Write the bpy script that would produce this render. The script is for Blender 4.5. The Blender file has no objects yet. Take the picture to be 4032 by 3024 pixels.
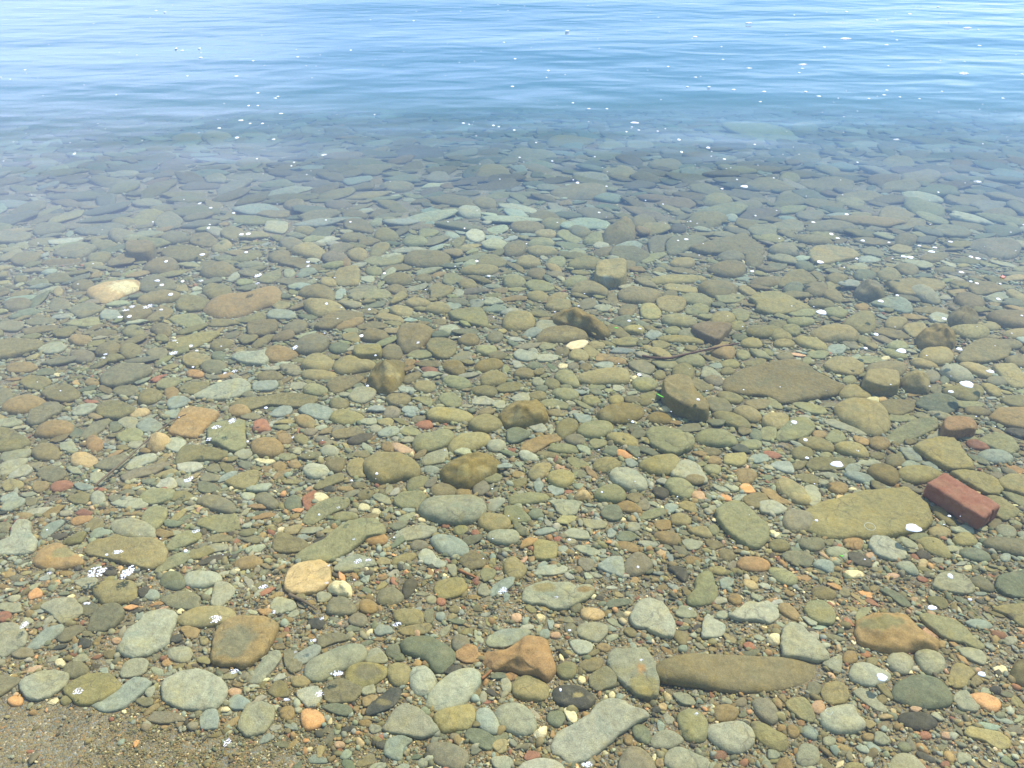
import bpy, math, random
import numpy as np
from mathutils import Vector, noise

# ======================= camera, sky, sun, exposure =======================
sc = bpy.context.scene
CAM_H, PITCH, FPX = 1.65, math.radians(35.0), 3136.0
cam_d = bpy.data.cameras.new("camera"); cam = bpy.data.objects.new("camera", cam_d)
sc.collection.objects.link(cam); sc.camera = cam
cam.location = (0, 0, CAM_H); cam.rotation_euler = (math.pi/2 - PITCH, 0, 0)
cam_d.sensor_width = 36; cam_d.lens = 28; cam_d.clip_start = 0.05; cam_d.clip_end = 2000

SUN_EL, SUN_AZ = math.radians(56), math.radians(50)      # azimuth clockwise from +Y (away from the camera)
w = bpy.data.worlds.new("World"); sc.world = w; w.use_nodes = True
nt = w.node_tree; nt.nodes.clear()
def N(t, kind, **kw):
    n = t.nodes.new(kind)
    for k, v in kw.items():
        if k.startswith('i_'): n.inputs[k[2:].replace('_', ' ')].default_value = v
        else: setattr(n, k, v)
    return n
sky = N(nt, 'ShaderNodeTexSky', sky_type='NISHITA', sun_disc=False, sun_elevation=SUN_EL, sun_rotation=SUN_AZ,
        air_density=1.0, dust_density=0.3, ozone_density=2.0)
bg = N(nt, 'ShaderNodeBackground'); bg.inputs['Strength'].default_value = 0.15
# bright haze added low in the unseen sky, higher left, lifting the water reflection
tc = N(nt, 'ShaderNodeTexCoord'); sxyz = N(nt, 'ShaderNodeSeparateXYZ'); nt.links.new(tc.outputs['Generated'], sxyz.inputs[0])
def wm(op, a, b, clamp=False):
    n = N(nt, 'ShaderNodeMath', operation=op, use_clamp=clamp)
    for i, v in enumerate((a, b)):
        if hasattr(v, 'is_linked'): nt.links.new(v, n.inputs[i])
        else: n.inputs[i].default_value = v
    return n.outputs[0]
cn = N(nt, 'ShaderNodeTexNoise'); cn.inputs['Scale'].default_value = 3.0; cn.inputs['Detail'].default_value = 4
nt.links.new(tc.outputs['Generated'], cn.inputs['Vector'])
elev = wm('ADD', sxyz.outputs['Z'], wm('MULTIPLY', sxyz.outputs['X'], .30))           # lower limit of the haze falls to the right
elev = wm('ADD', elev, wm('MULTIPLY', wm('SUBTRACT', cn.outputs['Fac'], .5), .35))
hz = N(nt, 'ShaderNodeMapRange', interpolation_type='SMOOTHSTEP'); nt.links.new(elev, hz.inputs['Value'])
for k_, v_ in (('From Min', .46), ('From Max', .02), ('To Min', 0.0), ('To Max', 1.0)): hz.inputs[k_].default_value = v_
mx = N(nt, 'ShaderNodeMix', data_type='RGBA'); nt.links.new(hz.outputs[0], mx.inputs['Factor'])
nt.links.new(sky.outputs[0], mx.inputs['A']); mx.inputs['B'].default_value = (3.25, 4.65, 7.4, 1)
# a bank of thin white cloud higher up on the left
dl = N(nt, 'ShaderNodeVectorMath', operation='DOT_PRODUCT'); dl.inputs[1].default_value = Vector((-0.62, 0.66, 0.46)).normalized(); nt.links.new(tc.outputs['Generated'], dl.inputs[0])
cl = N(nt, 'ShaderNodeMapRange', interpolation_type='SMOOTHSTEP'); nt.links.new(wm('ADD', dl.outputs['Value'], wm('MULTIPLY', wm('SUBTRACT', cn.outputs['Fac'], .5), .30)), cl.inputs['Value'])
for k_, v_ in (('From Min', .80), ('From Max', 1.03), ('To Min', 0.0), ('To Max', .6)): cl.inputs[k_].default_value = v_
mx2 = N(nt, 'ShaderNodeMix', data_type='RGBA'); nt.links.new(cl.outputs[0], mx2.inputs['Factor']); nt.links.new(mx.outputs['Result'], mx2.inputs['A']); mx2.inputs['B'].default_value = (7.2, 8.2, 11.0, 1)
nt.links.new(mx2.outputs['Result'], bg.inputs['Color'])
wo = N(nt, 'ShaderNodeOutputWorld'); nt.links.new(bg.outputs[0], wo.inputs['Surface'])
sun_d = bpy.data.lights.new("sun", 'SUN'); sun_d.energy = 2.9; sun_d.angle = math.radians(0.5); sun_d.color = (1.0, 0.95, 0.87)
sun = bpy.data.objects.new("sun", sun_d); sc.collection.objects.link(sun)
S = Vector((math.sin(SUN_AZ)*math.cos(SUN_EL), math.cos(SUN_AZ)*math.cos(SUN_EL), math.sin(SUN_EL)))
sun.rotation_euler = (-S).to_track_quat('-Z', 'Y').to_euler(); sun.location = S*20
sc.view_settings.view_transform = 'Standard'; sc.view_settings.look = 'None'
sc.view_settings.exposure = 0.91; sc.view_settings.gamma = 1.0; sc.view_settings.use_curve_mapping = False
sc.cycles.use_denoising = True
sc.cycles.max_bounces = 8; sc.cycles.transparent_max_bounces = 12; sc.cycles.volume_bounces = 1
sc.cycles.caustics_reflective = False; sc.cycles.caustics_refractive = False

rng = np.random.default_rng(7); random.seed(7)
# ======================= mapping a view direction to the lake bed =======================
TILE = {}
for k, t in enumerate('abcd'): TILE[t] = (1008*k, 2224, 2.0734)
for k, t in enumerate('efgh'): TILE[t] = (1008*k, 1544, 2.0734)
for k, t in enumerate('ijkl'): TILE[t] = (1008*k, 864, 2.0734)
for k, t in enumerate('mno'): TILE[t] = (1344*k, 0, 1.6458)
def src(t, x, y):
    ox, oy, s = TILE[t]; return (ox + x/s, oy + y/s)
FW = np.array((0, math.cos(PITCH), -math.sin(PITCH))); UP = np.array((0, math.sin(PITCH), math.cos(PITCH)))
def ground(u, v, z):
    u = np.asarray(u, float); v = np.asarray(v, float)
    a = (u-2016)/FPX; b = -(v-1512)/FPX
    dy = FW[1] + b*UP[1]; dz = FW[2] + b*UP[2]
    t = (z-CAM_H)/dz
    return a*t, dy*t
def bed(x, y):
    """height of the lake bed; the water surface is z = 0"""
    x = np.asarray(x, float); y = np.asarray(y, float)
    d = 0.030 + 0.036*np.maximum(y-0.9, -0.6) + 0.012*np.clip(x+0.9, -0.6, 1.2)*np.exp(-np.maximum(y-0.9, 0))
    d = d + 0.035*np.maximum(y-2.9, 0)**1.3 + 0.055*np.maximum(y-5.2, 0)**1.25
    d = 3.0*np.tanh(d/3.0)
    d = d + 0.006*np.sin(x*2.3+1)*np.sin(y*1.9) + 0.004*np.sin(x*5.1)*np.sin(y*4.3+2)
    return -d
def at(t, x, y, lift=0.0, water=False):
    u, v = src(t, x, y)
    if water: X, Y = ground(u, v, lift); return float(X), float(Y), lift
    z = -0.08
    for _ in range(6):
        X, Y = ground(u, v, z); z = float(bed(X, Y)) + lift
    return float(X), float(Y), z

PAL = {'S':(156,156,135),'G':(166,168,153),'B':(146,157,152),'O':(137,128,84),'Z':(146,144,104),'K':(157,143,96),
       'L':(133,128,102),'F':(120,126,104),'N':(136,124,86),'Q':(158,132,84),'T':(200,168,118),'W':(228,210,168),
       'Y':(158,146,92),'R':(178,136,84),'U':(176,140,86),'J':(222,158,94),'X':(140,122,68),'P':(138,130,110),
       'M':(98,92,80),'D':(86,86,80),'E':(168,110,84),'V':(205,160,128),'H':(142,126,90)}
def lin(c):
    c = np.asarray(c, float)/255.0
    return np.where(c <= 0.04045, c/12.92, ((c+0.055)/1.055)**2.4)
ALB = 0.86
def mute(c):
    c = np.asarray(c, float); l = (c*np.array((.25, .6, .15))).sum(-1, keepdims=True); return (c*.68 + l*.32*np.array((1.03, 1.0, .86)))*np.array((1.035, 1.0, .72))
def tint(code, jit=0.0, r=None):
    c = mute(lin(PAL[code] if isinstance(code, str) else code))*ALB
    if jit:
        r = r or random
        f = 1 + r.uniform(-jit, jit); c = c*f*np.array((1+r.uniform(-jit, jit)*.3, 1, 1+r.uniform(-jit, jit)*.4))
    return np.clip(c, 0.01, 0.85)

# ======================= materials =======================
def new_mat(name):
    m = bpy.data.materials.new(name); m.use_nodes = True; m.node_tree.nodes.clear(); return m, m.node_tree
def mixc(t, fac, a, b, mode='MIX'):
    n = N(t, 'ShaderNodeMix', data_type='RGBA', blend_type=mode, clamp_result=False)
    for key, v in (('Factor', fac), ('A', a), ('B', b)):
        if hasattr(v, 'is_linked'): t.links.new(v, n.inputs[key])
        else: n.inputs[key].default_value = v if key == 'Factor' else (*v, 1)[:4]
    return n.outputs['Result']
def ramp(t, v, a, b, lo=0.0, hi=1.0):
    n = N(t, 'ShaderNodeMapRange'); t.links.new(v, n.inputs['Value'])
    for k, x in (('From Min', a), ('From Max', b), ('To Min', lo), ('To Max', hi)): n.inputs[k].default_value = x
    return n.outputs['Result']
def tex(t, vec, scale, detail=4, rough=0.6, dist=0.0):
    n = N(t, 'ShaderNodeTexNoise'); n.inputs['Scale'].default_value = scale; n.inputs['Detail'].default_value = detail
    n.inputs['Roughness'].default_value = rough; n.inputs['Distortion'].default_value = dist
    t.links.new(vec, n.inputs['Vector']); return n.outputs['Fac']
def stone_material(name, speck=0.2, bands=0.16, bump=0.55, layer=.10):
    m, t = new_mat(name)
    at_ = N(t, 'ShaderNodeAttribute', attribute_name='tint'); geo = N(t, 'ShaderNodeNewGeometry'); pos = geo.outputs['Position']
    seed = N(t, 'ShaderNodeAttribute', attribute_name='seed')
    off = N(t, 'ShaderNodeVectorMath', operation='ADD'); t.links.new(pos, off.inputs[0])
    sc_ = N(t, 'ShaderNodeVectorMath', operation='SCALE'); sc_.inputs['Scale'].default_value = 9.0; t.links.new(seed.outputs['Vector'], sc_.inputs[0])
    t.links.new(sc_.outputs[0], off.inputs[1]); p = off.outputs[0]
    col = at_.outputs['Color']
    big = tex(t, p, 14, 4, 0.6, 0.6)                       # broad patches of mineral colour and algae film
    warm = mixc(t, ramp(t, big, 0.50, 0.72), (1, 1, 1), (1.07, 1.00, 0.80)); col = mixc(t, 1.0, col, warm, 'MULTIPLY')
    cool = mixc(t, ramp(t, big, 0.46, 0.28), (1, 1, 1), (0.82, 0.90, 0.95)); col = mixc(t, 1.0, col, cool, 'MULTIPLY')
    shore = tex(t, pos, 1.7, 3, 0.55)                      # silt and algae lie thicker in some parts of the bed
    col = mixc(t, 1.0, col, mixc(t, ramp(t, shore, .35, .65), (.86, .85, .80), (1.10, 1.08, 1.06)), 'MULTIPLY')
    silt = N(t, 'ShaderNodeMath', operation='MULTIPLY'); t.links.new(ramp(t, tex(t, p, 33, 5, .7), .56, .66, 0, .5), silt.inputs[0]); t.links.new(ramp(t, shore, .62, .42), silt.inputs[1])
    col = mixc(t, silt.outputs[0], col, tuple(lin((142, 132, 96))*.8))
    med = tex(t, p, 60, 5, 0.65)
    col = mixc(t, 1.0, col, mixc(t, ramp(t, med, 0.3, 0.7), (0.80,)*3, (1.20,)*3), 'MULTIPLY')
    fine = tex(t, p, 420, 2, 0.6)
    col = mixc(t, 1.0, col, mixc(t, ramp(t, fine, 0.32, 0.68), (1-speck,)*3, (1+speck,)*3), 'MULTIPLY')
    # bedding lines, different direction on each stone
    rot = N(t, 'ShaderNodeVectorRotate', rotation_type='EULER_XYZ'); t.links.new(p, rot.inputs['Vector'])
    s2 = N(t, 'ShaderNodeVectorMath', operation='SCALE'); s2.inputs['Scale'].default_value = 6.0; t.links.new(seed.outputs['Vector'], s2.inputs[0]); t.links.new(s2.outputs[0], rot.inputs['Rotation'])
    wv = N(t, 'ShaderNodeTexWave'); wv.inputs['Scale'].default_value = 17; wv.inputs['Distortion'].default_value = 14; wv.inputs['Detail'].default_value = 4; wv.inputs['Detail Scale'].default_value = 1.3
    t.links.new(rot.outputs[0], wv.inputs['Vector'])
    col = mixc(t, 1.0, col, mixc(t, ramp(t, wv.outputs['Fac'], 0.0, 0.35, bands, 0.0), (1, 1, 1), (0.72, 0.74, 0.74)), 'MULTIPLY')
    # a few thin cracks and veins
    wpos = N(t, 'ShaderNodeVectorMath', operation='MULTIPLY_ADD'); nn_ = N(t, 'ShaderNodeTexNoise'); nn_.inputs['Scale'].default_value = 22; t.links.new(p, nn_.inputs['Vector'])
    t.links.new(nn_.outputs['Color'], wpos.inputs[0]); wpos.inputs[1].default_value = (.06,)*3; t.links.new(p, wpos.inputs[2])
    ve = N(t, 'ShaderNodeTexVoronoi', feature='DISTANCE_TO_EDGE'); ve.inputs['Scale'].default_value = 13; t.links.new(wpos.outputs[0], ve.inputs['Vector'])
    ck = N(t, 'ShaderNodeMath', operation='MULTIPLY'); t.links.new(ramp(t, ve.outputs['Distance'], 0.0, 0.035, 1, 0), ck.inputs[0]); t.links.new(ramp(t, tex(t, p, 11, 2), .50, .62, 0, .45), ck.inputs[1])
    col = mixc(t, ck.outputs[0], col, (.06, .055, .045))
    # small dark pits
    pits = tex(t, p, 170, 1, 0.4); col = mixc(t, ramp(t, pits, 0.75, 0.79, 0, 0.5), col, (0.03, 0.03, 0.025))
    hsum = N(t, 'ShaderNodeMath', operation='MULTIPLY_ADD'); t.links.new(med, hsum.inputs[0]); hsum.inputs[1].default_value = 1.0
    hs2 = N(t, 'ShaderNodeMath', operation='MULTIPLY'); t.links.new(wv.outputs['Fac'], hs2.inputs[0]); hs2.inputs[1].default_value = 0.12; t.links.new(hs2.outputs[0], hsum.inputs[2])
    hf = N(t, 'ShaderNodeMath', operation='MULTIPLY_ADD'); t.links.new(fine, hf.inputs[0]); hf.inputs[1].default_value = 0.22; t.links.new(hsum.outputs[0], hf.inputs[2])
    # flaked layers: stepped height with sharp little edges
    lay = N(t, 'ShaderNodeMath', operation='MULTIPLY'); t.links.new(tex(t, p, 15, 5, .55, .8), lay.inputs[0]); lay.inputs[1].default_value = 9
    fl = N(t, 'ShaderNodeMath', operation='FLOOR'); t.links.new(lay.outputs[0], fl.inputs[0])
    hl = N(t, 'ShaderNodeMath', operation='MULTIPLY_ADD'); t.links.new(fl.outputs[0], hl.inputs[0]); hl.inputs[1].default_value = layer; t.links.new(hf.outputs[0], hl.inputs[2])
    bp = N(t, 'ShaderNodeBump'); bp.inputs['Strength'].default_value = bump; bp.inputs['Distance'].default_value = 0.004
    t.links.new(hl.outputs[0], bp.inputs['Height'])
    b = N(t, 'ShaderNodeBsdfPrincipled'); b.inputs['Roughness'].default_value = 0.75; b.inputs['Specular IOR Level'].default_value = 0.12
    t.links.new(col, b.inputs['Base Color']); t.links.new(bp.outputs[0], b.inputs['Normal'])
    o = N(t, 'ShaderNodeOutputMaterial'); t.links.new(b.outputs[0], o.inputs['Surface']); return m
M_STONE = stone_material('wet_stone'); M_SLATE = stone_material('flaky_slate', .2, .22, .75, .34)
M_PEB = stone_material('gravel_pebble', 0.15, 0.1, 0.3)
def plain(name, c, rough=0.6, ns=80, amt=0.25, bump=0.3):
    m, t = new_mat(name); geo = N(t, 'ShaderNodeNewGeometry'); f = tex(t, geo.outputs['Position'], ns, 5, 0.65)
    col = mixc(t, 1.0, tuple(lin(c)), mixc(t, ramp(t, f, 0.3, 0.7), (1-amt,)*3, (1+amt,)*3), 'MULTIPLY')
    b = N(t, 'ShaderNodeBsdfPrincipled'); b.inputs['Roughness'].default_value = rough; b.inputs['Specular IOR Level'].default_value = 0.2
    bp = N(t, 'ShaderNodeBump'); bp.inputs['Strength'].default_value = bump; bp.inputs['Distance'].default_value = 0.003; t.links.new(f, bp.inputs['Height'])
    t.links.new(col, b.inputs['Base Color']); t.links.new(bp.outputs[0], b.inputs['Normal'])
    o = N(t, 'ShaderNodeOutputMaterial'); t.links.new(b.outputs[0], o.inputs['Surface']); return m

def link(name, me, mat, loc=(0, 0, 0), parent=None):
    o = bpy.data.objects.new(name, me); sc.collection.objects.link(o); o.location = loc
    if mat: me.materials.append(mat)
    if parent: o.parent = parent
    return o
def tag(o, label=None, cat=None, group=None, kind=None):
    for k, v in (('label', label), ('category', cat), ('group', group), ('kind', kind)):
        if v: o[k] = v
    return o
def mesh_np(name, V, F4, F3, smooth=True, tint_=None, seed_=None):
    me = bpy.data.meshes.new(name)
    nv = len(V); n4 = len(F4); n3 = len(F3)
    me.vertices.add(nv); me.vertices.foreach_set('co', np.ascontiguousarray(V, dtype=np.float32).ravel())
    loops = np.concatenate([np.asarray(F4, np.int32).ravel(), np.asarray(F3, np.int32).ravel()]) if n3 else np.asarray(F4, np.int32).ravel()
    me.loops.add(len(loops)); me.loops.foreach_set('vertex_index', loops)
    me.polygons.add(n4+n3)
    st = np.concatenate([np.arange(n4)*4, n4*4 + np.arange(n3)*3]).astype(np.int32)
    tot = np.concatenate([np.full(n4, 4), np.full(n3, 3)]).astype(np.int32)
    me.polygons.foreach_set('loop_start', st); me.polygons.foreach_set('loop_total', tot)
    me.polygons.foreach_set('use_smooth', np.full(n4+n3, bool(smooth)))
    if tint_ is not None:
        a = me.attributes.new('tint', 'FLOAT_COLOR', 'POINT'); c = np.ones((nv, 4), np.float32); c[:, :3] = tint_
        a.data.foreach_set('color', c.ravel())
        a = me.attributes.new('seed', 'FLOAT_VECTOR', 'POINT'); s = np.zeros((nv, 3), np.float32); s[:] = seed_
        a.data.foreach_set('vector', s.ravel())
    me.update(); me.validate(); return me

# ======================= shape of one stone =======================
RINGS = {'f': [(0.0, 1.0), (.35, 1.0), (.62, .985), (.80, .95), (.90, .87), (.96, .70), (.99, .45), (1.0, .12), (.97, -.35), (.86, -.9)],
         'r': [(0.0, 1.0), (.28, .985), (.50, .95), (.68, .87), (.82, .72), (.92, .50), (.98, .24), (1.0, 0.0), (.96, -.35), (.80, -.8)],
         'h': [(0.0, 1.0), (.22, .95), (.40, .85), (.58, .71), (.74, .56), (.87, .40), (.96, .20), (1.0, 0.0), (.97, -.35), (.82, -.8)],
         'b': [(0.0, 1.0), (.35, 1.0), (.65, .99), (.84, .965), (.91, .91), (.95, .80), (.98, .5), (1.0, .1), (.99, -.4), (.90, -.9)]}
THICK = {'f': 0.125, 'r': 0.20, 'h': 0.56, 'b': 0.40}
def faces(n, rings):
    f4, f3 = [], []
    for i in range(n): f3.append((0, 1+i, 1+(i+1) % n))
    for k in range(rings-2):
        a = 1+k*n; b = a+n
        for i in range(n):
            j = (i+1) % n; f4.append((a+i, b+i, b+j, a+j))
    return np.array(f4), np.array(f3)
def dense(r):
    out = []
    for a, b in zip(r, r[1:]):
        out.append(a)
        if b[0] > a[0]+.03: out.append(((a[0]+b[0])/2, (a[1]+b[1])/2 + (a[1]-b[1])*.12))
    return out + [r[-1]]
RD = {k: dense(v) for k, v in RINGS.items()}
FACES = {}
def rounded(pts, n, smooth):
    """closed outline resampled to n points with Catmull-Rom rounding"""
    P = np.array(pts, float); m = len(P); out = []
    for i in range(m):
        p0, p1, p2, p3 = P[i-1], P[i], P[(i+1) % m], P[(i+2) % m]
        for q in np.linspace(0, 1, 12, endpoint=False):
            cr_ = 0.5*((2*p1)+(-p0+p2)*q+(2*p0-5*p1+4*p2-p3)*q*q+(-p0+3*p1-3*p2+p3)*q**3)
            ln = p1+(p2-p1)*q
            out.append(smooth*cr_+(1-smooth)*ln)
    out = np.array(out); out = (np.roll(out, 1, 0)+2*out+np.roll(out, -1, 0))/4
    d = np.linalg.norm(np.roll(out, -1, 0)-out, axis=1); s = np.concatenate([[0], np.cumsum(d)]); tt = np.linspace(0, s[-1], n, endpoint=False)
    o2 = np.vstack([out, out[:1]])
    return np.stack([np.interp(tt, s, o2[:, 0]), np.interp(tt, s, o2[:, 1])], 1)
def nz(p, f, off): return noise.noise(Vector((p[0]*f+off, p[1]*f-off, p[2]*f+off*.5)))
def stone_verts(out, prof, h, rnd, n, big=False):
    """out: n x 2 outline about (0,0); returns vertices, widest ring at z=0"""
    wd = 2*min(np.sqrt((out**2).sum(1)).mean(), 1.0); V = []
    off = rnd.uniform(0, 90)
    tx, ty = rnd.uniform(-1, 1), rnd.uniform(-1, 1); tl = {'f': .07, 'r': .08, 'h': .15, 'b': .06}[prof]
    px, py = (rnd.uniform(-.12, .12), rnd.uniform(-.12, .12)) if prof != 'f' else (0, 0)
    cell = 3.2/wd
    for s, z in (RD if big else RINGS)[prof]:
        k = 1 if s == 0 else n
        for i in range(k):
            ox, oy = (0, 0) if s == 0 else out[i]
            x, y = ox*s + px*wd*(1-s), oy*s + py*wd*(1-s)
            q = (x, y, z*h)
            top = max(z, 0)
            a = nz(q, cell*1.0, off); b = nz(q, cell*2.6, off+31)
            dz = (a*.22 + b*.10)*h*(1-s**6)
            if prof == 'f':                               # slate: stepped layers
                st = nz((x, y, 0), cell*.8, off+57)
                dz += 0.20*h*(math.floor(st*4)/4)*(1-s**8)
            if prof == 'h':
                dz += abs(nz(q, cell*.9, off+11))*-.35*h*(1-s**4)
            jag = {'f': .035, 'r': .012, 'h': .03, 'b': .015}[prof]
            e = 1 + jag*nz((ox, oy, z*h*.5), cell*3.2, off+77)*(s > .7)*1.6
            V.append((x*e, y*e, z*h + dz + (x*tx+y*ty)*tl*(top**.5 if top > 0 else 0)))
    return np.array(V)
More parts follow.
